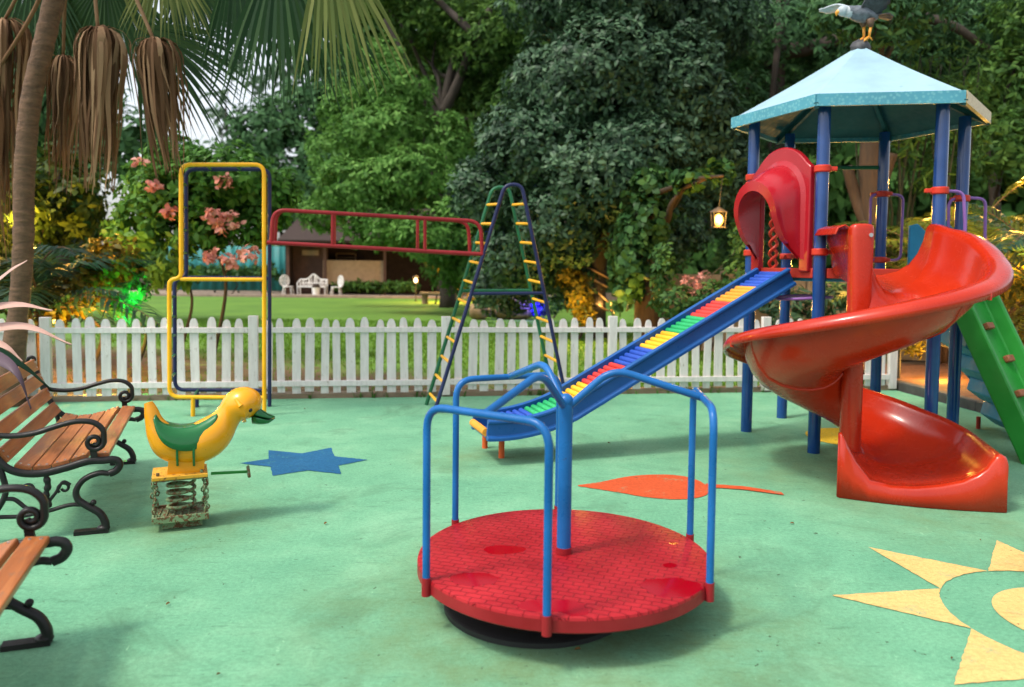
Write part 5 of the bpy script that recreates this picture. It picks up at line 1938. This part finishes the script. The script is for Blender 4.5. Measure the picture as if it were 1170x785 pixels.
tree('old tree with a bare brown fluted trunk seen between the tower posts', [(1000, -50, 14.2, 90, 50), (930, -50, 14.5, 60, 50), (1005, 15, 13.2, 45, 40), (1050, 0, 13.6, 45, 50), (960, 5, 13.6, 40, 40)],
     't6', 0.19, 8, 24, [(996, 372), (998, 270), (994, 180), (1000, 60), (1004, -40)], 13.8, 0.24, 0.3, barkm=BKB, lim=[((996, 260, 13.8), (1020, 175, 13.7), .12, .09), ((997, 300, 13.8), (968, 190, 13.9), .13, .09)])
tree('ivy-covered tree just left of the lantern', [(722, 285, 14.6, 24, 42), (742, 250, 14.6, 30, 34), (715, 330, 14.6, 18, 26), (742, 212, 14.7, 26, 24), (790, 205, 13.8, 24, 12), (822, 196, 13.2, 18, 10)],
     'ivy', 0.16, 6, 34, [(742, 372), (739, 330), (736, 280), (738, 210)], 14.9, 0.27, 0.75, barkm=BKB, lim=[((738, 225, 14.9), (826, 201, 12.98), .06, .022)])
tree('dim green tree behind the dead palm fronds at upper left', [(60, 120, 20, 80, 60), (150, 165, 20, 55, 45), (20, 40, 20, 80, 40), (-30, 180, 20, 60, 60)],
     't4', 0.30, 8, 9, [(70, 372), (72, 260), (70, 160)], 20.4, 0.2)

# shrubs
SG = 'shrubs along the garden edge'
def shrub(label, clumps, lm, size, k, dens, aspect=0.45, **kw):
    return tree(label, clumps, lm, size, k, dens, None, None, 0.035, aspect, group=SG, name='shrub', cat='shrub', **kw)
shrub('dense dark hedge lit orange from inside, behind the leaning palm trunk', [(15, 250, 12.4, 55, 65), (80, 225, 12.8, 50, 55), (30, 330, 11.6, 40, 45), (-35, 300, 11.4, 50, 70)], 'hedge', 0.17, 7, 26)
shrub('amber-lit croton bush above the left end of the white fence', [(95, 330, 10.6, 32, 34), (125, 300, 10.9, 30, 34), (60, 345, 10.4, 24, 30)], 'croton', 0.12, 7, 44)
fs = shrub('large flowering shrub with hanging pink clusters behind the yellow hoops', [(200, 225, 12.5, 52, 42), (262, 205, 12.6, 55, 38), (160, 255, 12.3, 40, 40), (306, 228, 12.8, 34, 32), (232, 262, 12.5, 46, 32), (290, 258, 12.7, 32, 22), (205, 182, 12.8, 40, 26), (180, 215, 12.9, 40, 36), (245, 235, 13.0, 50, 34), (318, 215, 12.9, 26, 24)], 'shrub', 0.15, 7, 40, 0.5)
for px, py, r in ((243, 247, 12), (268, 250, 11), (255, 207, 9), (193, 241, 8), (174, 212, 8), (286, 290, 11), (262, 297, 10), (240, 292, 9), (160, 187, 6), (256, 258, 8)):
    c = AT(px, py, 12.0)
    k_ = 12.0 / F
    C1, A1 = shell_twigs([((c.x, c.y, c.z), (r * k_, r * k_, r * k_ * 0.8))], 75, 0.3)
    leaves_obj('flower_cluster', rosettes(C1, A1, 4, 0.095, 0.75, 0.8, 0.3), LM['pink'], fs)
shrub('small bush lit bright green, left of the yellow hoops', [(152, 330, 10.8, 19, 20), (140, 350, 10.6, 12, 14)], 'ivy', 0.09, 7, 80)
shrub('broad-leaved low plant between the green-lit bush and the yellow hoops', [(190, 308, 13.5, 26, 20), (215, 318, 13.8, 14, 12)], 't2', 0.18, 7, 26)
shrub('bushy plant lit golden beside the log bench', [(528, 312, 35, 22, 18), (505, 298, 35.5, 18, 18), (545, 330, 34.5, 14, 14)], 'croton', 0.20, 7, 14)
shrub('golden-lit bush left of the rope-wrapped trunk', [(660, 335, 16.6, 18, 26), (648, 310, 16.8, 16, 22), (668, 362, 16.4, 14, 14)], 'croton', 0.13, 7, 36)
shrub('feathery olive bush hanging over the right end of the pavilion', [(455, 262, 33, 24, 16), (500, 285, 32, 26, 22), (540, 275, 31, 24, 22)], 'shrub', 0.20, 8, 16, 0.3)
shrub('dark low bush behind the fence, right of the blue-lit flowers', [(632, 348, 22, 12, 12), (645, 340, 23, 12, 14), (618, 330, 27, 16, 14)], 'ivy', 0.14, 7, 30)
shrub('low green bush in front of the tan wall, left of the tower', [(770, 345, 13.2, 26, 22), (812, 345, 13.0, 28, 24), (845, 325, 13.4, 22, 32), (758, 308, 13.9, 16, 30), (850, 270, 13.9, 18, 30)], 'ivy', 0.13, 7, 40)
shrub('reddish-leaved bush showing above the roller slide', [(790, 325, 13.6, 12, 12), (803, 318, 13.8, 9, 10)], 'pink', 0.08, 6, 60)
shrub('leafy bush behind the lower posts of the tower', [(905, 350, 12.4, 34, 26), (948, 340, 12.2, 26, 28), (880, 330, 12.8, 20, 20), (985, 345, 12.4, 24, 24)], 'areca', 0.20, 7, 26, 0.2)
shrub('yellow-green bush in the planting bed behind the blue stairs', [(1045, 385, 10.9, 16, 22), (1150, 330, 9.8, 28, 34), (1165, 375, 9.4, 20, 26), (1120, 355, 10.4, 16, 22)], 'croton', 0.13, 7, 34, 0.3)
shrub('trimmed hedge in front of the teal screen', [(x, 311, 39.4, 12, 7) for x in range(215, 312, 12)], 'ivy', 0.3, 7, 12)
shrub('clipped hedge below the pavilion counter', [(x, 327, 38.9, 11, 5) for x in range(392, 470, 11)], 't3', 0.25, 7, 14)

# palms with feathered fronds
def areca(label, base, n, L, leaflet, lm, spread=(0, 360), rise=1.0, width=0.035, crown=0.6, group='feather-leaved palms'):
    t = thing('feather_palm', label, 'palm', base, group)
    qs = []
    mb = MB()
    for i in range(n):
        a_ = R(spread[0] + (spread[1] - spread[0]) * (i + random.uniform(0, .6)) / n)
        el = random.uniform(0.35, 1.25) * rise
        dv = V((math.cos(a_) * math.cos(el), math.sin(a_) * math.cos(el), math.sin(el)))
        b_ = V(base) + V((random.uniform(-.12, .12), random.uniform(-.12, .12), crown * random.uniform(0.6, 1.1)))
        q, P = frond(b_, dv, L * random.uniform(.75, 1.1), leaflet, 36, random.uniform(.6, 1.1), width)
        qs.append(q)
        mb.tube([V(p.tolist()) for p in P[::3]], [0.016 - 0.012 * j / len(P[::3]) for j in range(len(P[::3]))], 6)
        mb.tube([V((b_.x, b_.y, -0.05)), b_], [0.03, 0.022], 6)
    mb.build('stems', BKP, t, smooth=180, weld=False)
    quads_obj('fronds', np.concatenate(qs), LM[lm], t)
    return t
def ground_at(px, d):
    return V((AT(px, 330, d).x, d, 0))
areca('feathery palm with drooping dark fronds over the left end of the fence', ground_at(30, 10.3), 15, 2.1, 0.55, 'areca', (-70, 110), 0.75, 0.04, 1.0)
areca('feathery palm lit yellow in the planting bed at the right edge', ground_at(1150, 11.4), 20, 2.9, 0.6, 'areca_y', (0, 360), 0.95, 0.045, 1.2)
areca('tall feathery palm behind the right-hand tower posts', ground_at(1085, 13.0), 18, 2.8, 0.6, 'areca_y', (0, 360), 1.0, 0.045, 1.6)
areca('feathery palm seen past the right frame edge', ground_at(1230, 9.6), 16, 2.6, 0.55, 'areca', (0, 360), 0.95, 0.045, 1.2)
areca('small dark palm at the foot of the tower, left of the spiral slide', ground_at(925, 11.2), 16, 1.2, 0.34, 'areca', (0, 360), 0.9, 0.03, 0.35)
# bamboo
b0 = ground_at(1045, 14.6)
bam = thing('bamboo_clump', 'stand of thin dark bamboo canes between the two right-hand tower posts', 'bamboo', b0)
mb = MB()
for i in range(26):
    a_ = b0 + V((random.uniform(-.9, .9), random.uniform(-.5, .5), 0))
    mb.tube([a_, a_ + V((random.uniform(-.1, .1), 0, 2.6)), a_ + V((random.uniform(-.5, .5), random.uniform(-.2, .2), 5.4))], [0.028, 0.025, 0.012], 6)
mb.build('canes', bark('bamboo_cane', (0.010, 0.012, 0.004), (0.035, 0.038, 0.012)), bam, smooth=180, weld=False)
C1, A1 = shell_twigs([((b0.x, b0.y, 4.4), (1.3, .8, 1.4))], 16)
leaves_obj('foliage', rosettes(C1, A1, 6, 0.25, 0.16, 0.9, 0.5), LM['t3'], bam)

# ------------------------------------------------------------------ fan palm at the left
PB = V((-5.43, 8.4, 0))
fp = thing('fan_palm', 'leaning fan palm at upper left with hanging dead brown fronds', 'palm', PB)
tp_ = [PB - V((0.02, 0, 0.05)), V((-5.376, 8.4, .316)), V((-5.25, 8.4, 1.2)), V((-5.20, 8.4, 1.8)), V((-5.174, 8.4, 2.462)), V((-5.092, 8.4, 3.195)), V((-4.959, 8.4, 3.74)), V((-4.82, 8.4, 4.281)), V((-4.55, 8.35, 5.2)), V((-4.3, 8.3, 5.9))]
mb = MB()
cpt = catmull(tp_, 8)
mb.tube(cpt, [(0.19 - 0.09 * min(1, i / 14)) * (1 + 0.035 * math.sin(i * 2.1) + random.uniform(-.02, .02)) for i in range(len(cpt))], 18)
mb.build('trunk', BKP, fp, smooth=180, weld=False)
CT = V((-4.3, 8.3, 5.95))

def fan_leaf(hub, axis, nrm, rad, half, n=40, droop=0.35, fused=0.5, name='frond', lm='palm', petiole=None):
    hub, axis, nrm = V(hub), V(axis).normalized(), V(nrm)
    nrm = (nrm - axis * nrm.dot(axis)).normalized()
    sidev = nrm.cross(axis)
    st = []
    dphi = R(2 * half) / n
    steps = 12
    for i in range(n):
        ph = -R(half) + dphi * (i + 0.5)
        d = axis * math.cos(ph) + sidev * math.sin(ph)
        w_dir = sidev * math.cos(ph) - axis * math.sin(ph)
        rr_ = rad * (0.84 + 0.16 * math.cos(ph)) * random.uniform(.90, 1.06)
        tip_sag = droop * random.uniform(.7, 1.4)
        tw_ = random.uniform(-.5, .5)
        sw = random.uniform(-.05, .05)
        strip = []
        for s in range(steps + 1):
            t = s / steps
            g_ = max(0, t - 0.25) ** 2
            c = hub + d * rr_ * t + V((0, 0, -1)) * rad * tip_sag * g_ * 1.4 - nrm * (abs(math.sin(ph)) * 0.10 * rad * t) + w_dir * (sw * g_)
            if t < fused:
                w = rr_ * max(t, 0.03) * dphi * 0.62
            else:
                w = rr_ * fused * dphi * 0.62 * max(0.02, 1 - (t - fused) / (1 - fused)) ** 0.8
            tilt = 0.42 * (1 if i % 2 else -1)
            wv = (w_dir + nrm * (tilt + tw_ * max(0, t - fused))).normalized()
            strip.append([list(c - wv * w), list(c + wv * w)])
        st.append(strip)
    o = strips_obj(name, st, LM[lm], fp)
    if petiole is not None:
        mb = MB()
        pp = limb_path(V(petiole), hub, 0.06, 6)
        mb.tube(pp + [hub + axis * rad * 0.12], [0.026 - 0.012 * i / len(pp) for i in range(len(pp) + 1)], 7)
        mb.build('petiole', LM['palm_y'] if lm != 'dead' else LM['dead'], o, smooth=180)
    return o

def dead_frond(hub, L, wid, n=60, seed=0, petiole=None):
    """withered fan: pleats spring from the hub, fold over like a closed umbrella and hang in ragged strands"""
    rg = random.Random(seed)
    hub = V(hub)
    st = []
    lean = V((rg.uniform(-.10, .10), rg.uniform(-.05, .05), 0))
    for i in range(n):
        a_ = 2 * math.pi * i / n + rg.uniform(-.12, .12)
        fold = 0.75 + 0.25 * math.sin(a_ * 5 + seed)
        rx = wid * fold * rg.uniform(.55, 1.05) * (1.15 if math.cos(a_) > 0 else 0.9)
        rad = V((math.cos(a_) * rx, math.sin(a_) * rx * 0.6, 0))
        ln = L * (rg.uniform(.80, 1.12) if rg.random() < .38 else rg.uniform(.34, .8))
        hump = rg.uniform(.10, .22) * wid
        wav, wph = rg.uniform(.004, .022), rg.uniform(0, 6)
        pin = rg.uniform(-.05, .55)
        w0 = rg.uniform(.008, .026)
        ang = a_ + math.pi / 2 + rg.uniform(-.5, .5)
        twist = rg.uniform(-1.6, 1.6)
        strip = []
        for s in range(17):
            t = s / 16
            out = math.sin(min(1, t * 4.2) * math.pi / 2) ** 0.8
            pinch = 1 - pin * max(0, t - 0.25)
            z = hump * math.sin(min(1, t * 5.5) * math.pi) - ln * max(0, t - 0.02) ** 1.12
            c = hub + rad * out * pinch + lean * t * t + V((wav * math.sin(t * 9 + wph) * t, wav * math.cos(t * 7 + wph) * t, z))
            if t < 0.22:
                w = w0 * (0.5 + 3.6 * t)
            else:
                w = w0 * 1.3 * max(0.04, 1 - (t - 0.22) / 0.80) ** 0.65
            g_ = ang + twist * max(0, t - 0.3)
            wv = V((math.cos(g_), math.sin(g_), 0))
            strip.append([list(c - wv * w), list(c + wv * w)])
        st.append(strip)
    o = strips_obj('dead_frond', st, LM['dead'], fp)
    if petiole is not None:
        mb = MB()
        pp = limb_path(V(petiole), hub, 0.04, 6)
        mb.tube(pp, [0.03 - 0.014 * i / len(pp) for i in range(len(pp))], 7)
        mb.build('petiole', LM['dead'], o, smooth=180)
    return o
dead_frond(AT(112, 34, 8.0), 1.50, 0.29, 150, 1, CT)
dead_frond(AT(176, 47, 7.7), 1.22, 0.25, 110, 2, CT)
dead_frond(AT(4, 25, 9.0), 2.1, 0.32, 100, 3, CT)
dead_frond(AT(72, 66, 9.2), 1.45, 0.24, 80, 4, CT)
dead_frond(AT(-16, 100, 8.9), 1.9, 0.26, 70, 5, CT)
FAN = [((156, 30, 8.3), (0.84, -0.05, -0.52), (0.30, -0.9, 0.35), 1.30, 50, 0.26, 'palm'),
       ((318, -70, 7.6), (0.16, -0.1, -1.0), (0.1, -1, 0.15), 1.60, 34, 0.10, 'palm'),
       ((268, -60, 7.9), (0.10, 0.0, -1.0), (-0.3, -1, 0.1), 1.25, 34, 0.12, 'palm'),
       ((372, -80, 7.4), (0.28, -0.1, -0.95), (0.35, -1, 0.1), 1.36, 28, 0.22, 'palm_y'),
       ((345, -60, 8.2), (0.22, 0.0, -1.0), (0.3, -1, 0.1), 1.40, 30, 0.14, 'palm'),
       ((212, -40, 8.8), (0.30, 0.0, -0.9), (0.2, -1, 0.3), 1.05, 44, 0.2, 'palm'),
       ((120, -30, 9.4), (-0.2, 0.0, -1.0), (0.0, -1, 0.3), 1.45, 70, 0.2, 'palm'),
       ((40, -50, 9.4), (-0.5, 0.0, -0.8), (0.0, -1, 0.3), 1.25, 70, 0.2, 'palm'),
       ((186, -55, 8.0), (0.1, -0.1, -1.0), (0.2, -1, 0.1), 0.85, 40, 0.15, 'palm_y')]
for hub, axv, nr, rad, half, dr, lm in FAN:
    fan_leaf(AT(*hub), axv, nr, rad, half, int(half * 0.62) + 6, dr, 0.56, 'frond', lm, CT)
for a_ in range(0, 360, 45):
    dv = V((math.cos(R(a_ + 10)), math.sin(R(a_ + 10)), 0.55)).normalized()
    fan_leaf(CT + dv * 1.1, dv + V((0, 0, -0.6)), V((0, 0, 1)), 1.1, 80, 24, 0.5, 0.45, 'frond', 'palm', CT)

# ------------------------------------------------------------------ cordyline by the bench
cb = V((-3.75, 4.75, 0))
cd_ = thing('cordyline', 'pinkish strap-leaved plant leaning over the bench back at the left edge', 'plant', cb)
mb = MB()
mb.tube([cb, cb + V((0.03, 0, 0.7)), cb + V((0.08, 0.0, 1.25))], [0.03, 0.026, 0.02], 8)
mb.build('stem', BKP, cd_, smooth=180)
def strap(pts, w, lm, d=(4.75, 4.72, 4.65, 4.6)):
    q = catmull([AT(x, y, dd) for (x, y), dd in zip(pts, d)], 8)
    rows = []
    n = len(q) - 1
    tl = q[-1] - q[0]
    for i, p in enumerate(q):
        t = i / n
        ww = w * max(0.02, (math.sin(math.pi * min(1, t * .62 + .38) ) if t > 0.2 else 0.6 + t)) * (1 - t ** 6)
        wv = V((0, 0.75, 0.66))
        rows.append([p - wv * ww, p + V((0, -0.006, -0.010)), p + wv * ww])
    mb = MB()
    mb.grid(rows)
    mb.build('leaf', LM[lm], cd_, smooth=180, solid=0.002)
base = (-75, 395)
strap([base, (-30, 345), (8, 312), (31, 297)], .052, 'cord')
strap([base, (-25, 358), (18, 348), (60, 354)], .042, 'cord')
strap([base, (-20, 378), (30, 373), (82, 393)], .045, 'cord')
strap([base, (-30, 385), (5, 395), (26, 412)], .035, 'cord')
strap([base, (-30, 400), (15, 420), (36, 466)], .055, 'cord_d', (4.75, 4.55, 4.35, 4.3))
strap([base, (-25, 392), (22, 415), (60, 445)], .040, 'areca', (4.8, 5.0, 5.1, 5.2))
strap([base, (-90, 330), (-70, 280), (-40, 250)], .05, 'cord')
strap([base, (-130, 350), (-170, 340), (-200, 370)], .05, 'cord', (4.75, 4.9, 5.0, 5.1))

# ------------------------------------------------------------------ far woodland and grass
n = 5200
cl = pxclumps([(x, y, 52, 75, 70) for x in range(430, 1260, 95) for y in (-120, -20, 90, 200, 290)] + [(x, y, 50, 70, 55) for x in (-120, -20, 60) for y in (60, 160, 250, 310)] + [(x, 300, 52, 40, 24) for x in (140, 210, 280, 350, 420)])
C1, A1 = shell_twigs(cl, 1.15, 0.5)
stuff(leaves_obj('far_woodland', rosettes(C1, A1, 7, 1.25, 0.5), leaf_mat('woodland_leaf', (0.016, 0.050, 0.012), (0.042, 0.115, 0.024), (0.095, 0.205, 0.045), 0.6, 0.35), None))
def grass(n, xr, yr, hgt, mat):
    x = RNG.uniform(*xr, n)
    y = yr[0] + (yr[1] - yr[0]) * RNG.random(n) ** 1.5
    keep = (y > 8.682 + (x + 4.707) * 0.15 + 0.2) & ((x > 0.3) | (RNG.random(n) < np.clip((y - (11.0 - 0.55 * x) + RNG.normal(0, .8, n)) / 1.5 + .35, 0.06, 1)))
    x, y = x[keep], y[keep]
    m = len(x)
    h = hgt * RNG.uniform(.5, 1.3, m)
    a_ = RNG.uniform(0, 2 * np.pi, m)
    lean = RNG.normal(0, .5, (m, 2)) * h[:, None]
    w = 0.006 + y * 0.00035
    z0 = np.full(m, -0.014)
    dx, dy = np.cos(a_) * w, np.sin(a_) * w
    p0 = np.stack([x - dx, y - dy, z0], 1)
    p1 = np.stack([x + dx, y + dy, z0], 1)
    p2 = np.stack([x + lean[:, 0] + dx * .2, y + lean[:, 1] + dy * .2, z0 + h], 1)
    p3 = np.stack([x + lean[:, 0] - dx * .2, y + lean[:, 1] - dy * .2, z0 + h], 1)
    return quads_obj('grass', np.stack([p0, p1, p2, p3], 1), mat, None)
GM = leaf_mat('grass_blade', (0.045, 0.115, 0.008), (0.085, 0.195, 0.013), (0.15, 0.28, 0.03), 0.6, 0.3)
stuff(grass(60000, (-9, 5.5), (9, 22), 0.055, GM))

def weeds():
    st = []
    for i in range(420):
        x = random.uniform(-8.5, 4.95)
        if random.random() > 0.5 + 0.5 * math.sin(x * 3.1 + math.sin(x * 7)):
            continue
        p = V((x, FX(x) + random.choice((0.0, 0.0, 0.145)) + random.uniform(-.012, .012), 0.0))
        for k in range(random.randint(2, 6)):
            h = random.uniform(.03, .11)
            a_ = random.uniform(0, 6.28)
            d = V((math.cos(a_), math.sin(a_), 0))
            w_ = V((-d.y, d.x, 0)) * random.uniform(.003, .007)
            b_ = p + d * random.uniform(0, .02)
            m_ = b_ + d * h * .25 + V((0, 0, h * .7))
            e_ = b_ + d * h * .7 + V((0, 0, h))
            st.append([[list(b_ - w_), list(b_ + w_)], [list(m_ - w_), list(m_ + w_)], [list(e_ - w_ * .1), list(e_ + w_ * .1)]])
    return strips_obj('weeds', st, LM['shrub'], None)
stuff(weeds())
# fallen leaves and bits on the rubber
M['dry_leaf'] = leaf_mat('dry_leaf', (0.07, 0.03, 0.012), (0.16, 0.08, 0.03), (0.32, 0.22, 0.06), 0.7, 0.1)
LS = [(348, 467), (696, 506), (955, 503), (988, 533), (372, 598), (1088, 752), (192, 690), (660, 742), (905, 598), (1120, 617), (250, 770)]
for i, (x, y) in enumerate(LS):
    p = G(x, y, 0.008)
    a_ = random.uniform(0, 6.28)
    s = random.uniform(.008, .019)
    mb = MB()
    u, w = V((math.cos(a_), math.sin(a_), 0)), V((-math.sin(a_), math.cos(a_), 0))
    mb.add([p - u * s, p - u * s * .3 + w * s * .42 + V((0, 0, .006)), p + u * s * .45 + w * s * .3 + V((0, 0, .008)), p + u * s, p + u * s * .45 - w * s * .3 + V((0, 0, .007)), p - u * s * .3 - w * s * .42 + V((0, 0, .004))], [(0, 1, 2, 3), (0, 3, 4, 5)])
    o = mb.build('fallen_leaf', M['dry_leaf'], None, smooth=0)
    tag(o, 'tiny dry leaf lying on the green rubber floor', 'leaf', 'dry leaves on the playground floor')

# ================================================================== light and camera
SUN_EL, SUN_AZ = 58.0, math.atan2(-0.86, -0.51)       # azimuth measured from +Y towards +X
w = bpy.data.worlds.new('World')
SC.world = w
w.use_nodes = True
nt = w.node_tree
sky = nt.nodes.new('ShaderNodeTexSky')
sky.sky_type = 'NISHITA'
sky.sun_disc = False
sky.sun_elevation = R(SUN_EL)
sky.sun_rotation = SUN_AZ % (2 * math.pi)
sky.air_density = 1.0
sky.dust_density = 3.5
sky.ozone_density = 0.6
bg = nt.nodes['Background']
hs = nt.nodes.new('ShaderNodeHueSaturation')            # thin overcast: a whiter sky
hs.inputs['Saturation'].default_value = 0.35
nt.links.new(sky.outputs[0], hs.inputs['Color'])
nt.links.new(hs.outputs[0], bg.inputs['Color'])
bg.inputs['Strength'].default_value = 0.15
sd_ = bpy.data.lights.new('sun', 'SUN')
sd_.energy = 1.3
sd_.angle = R(8)
sd_.color = (1.0, 0.91, 0.76)
so = bpy.data.objects.new('sun', sd_)
COL.objects.link(so)
dirv = V((0.86 * math.cos(R(SUN_EL)), 0.51 * math.cos(R(SUN_EL)), -math.sin(R(SUN_EL))))
so.rotation_euler = dirv.to_track_quat('-Z', 'Y').to_euler()
so.location = (-6, -4, 12)
make_camera()
vs = SC.view_settings
vs.view_transform = 'Standard'
vs.look = 'None'
vs.gamma = 1
vs.use_curve_mapping = False
vs.exposure = 0.98
SC.cycles.max_bounces = 8
SC.cycles.diffuse_bounces = 4
SC.cycles.transmission_bounces = 4
SC.cycles.sample_clamp_indirect = 6
SC.cycles.use_denoising = True
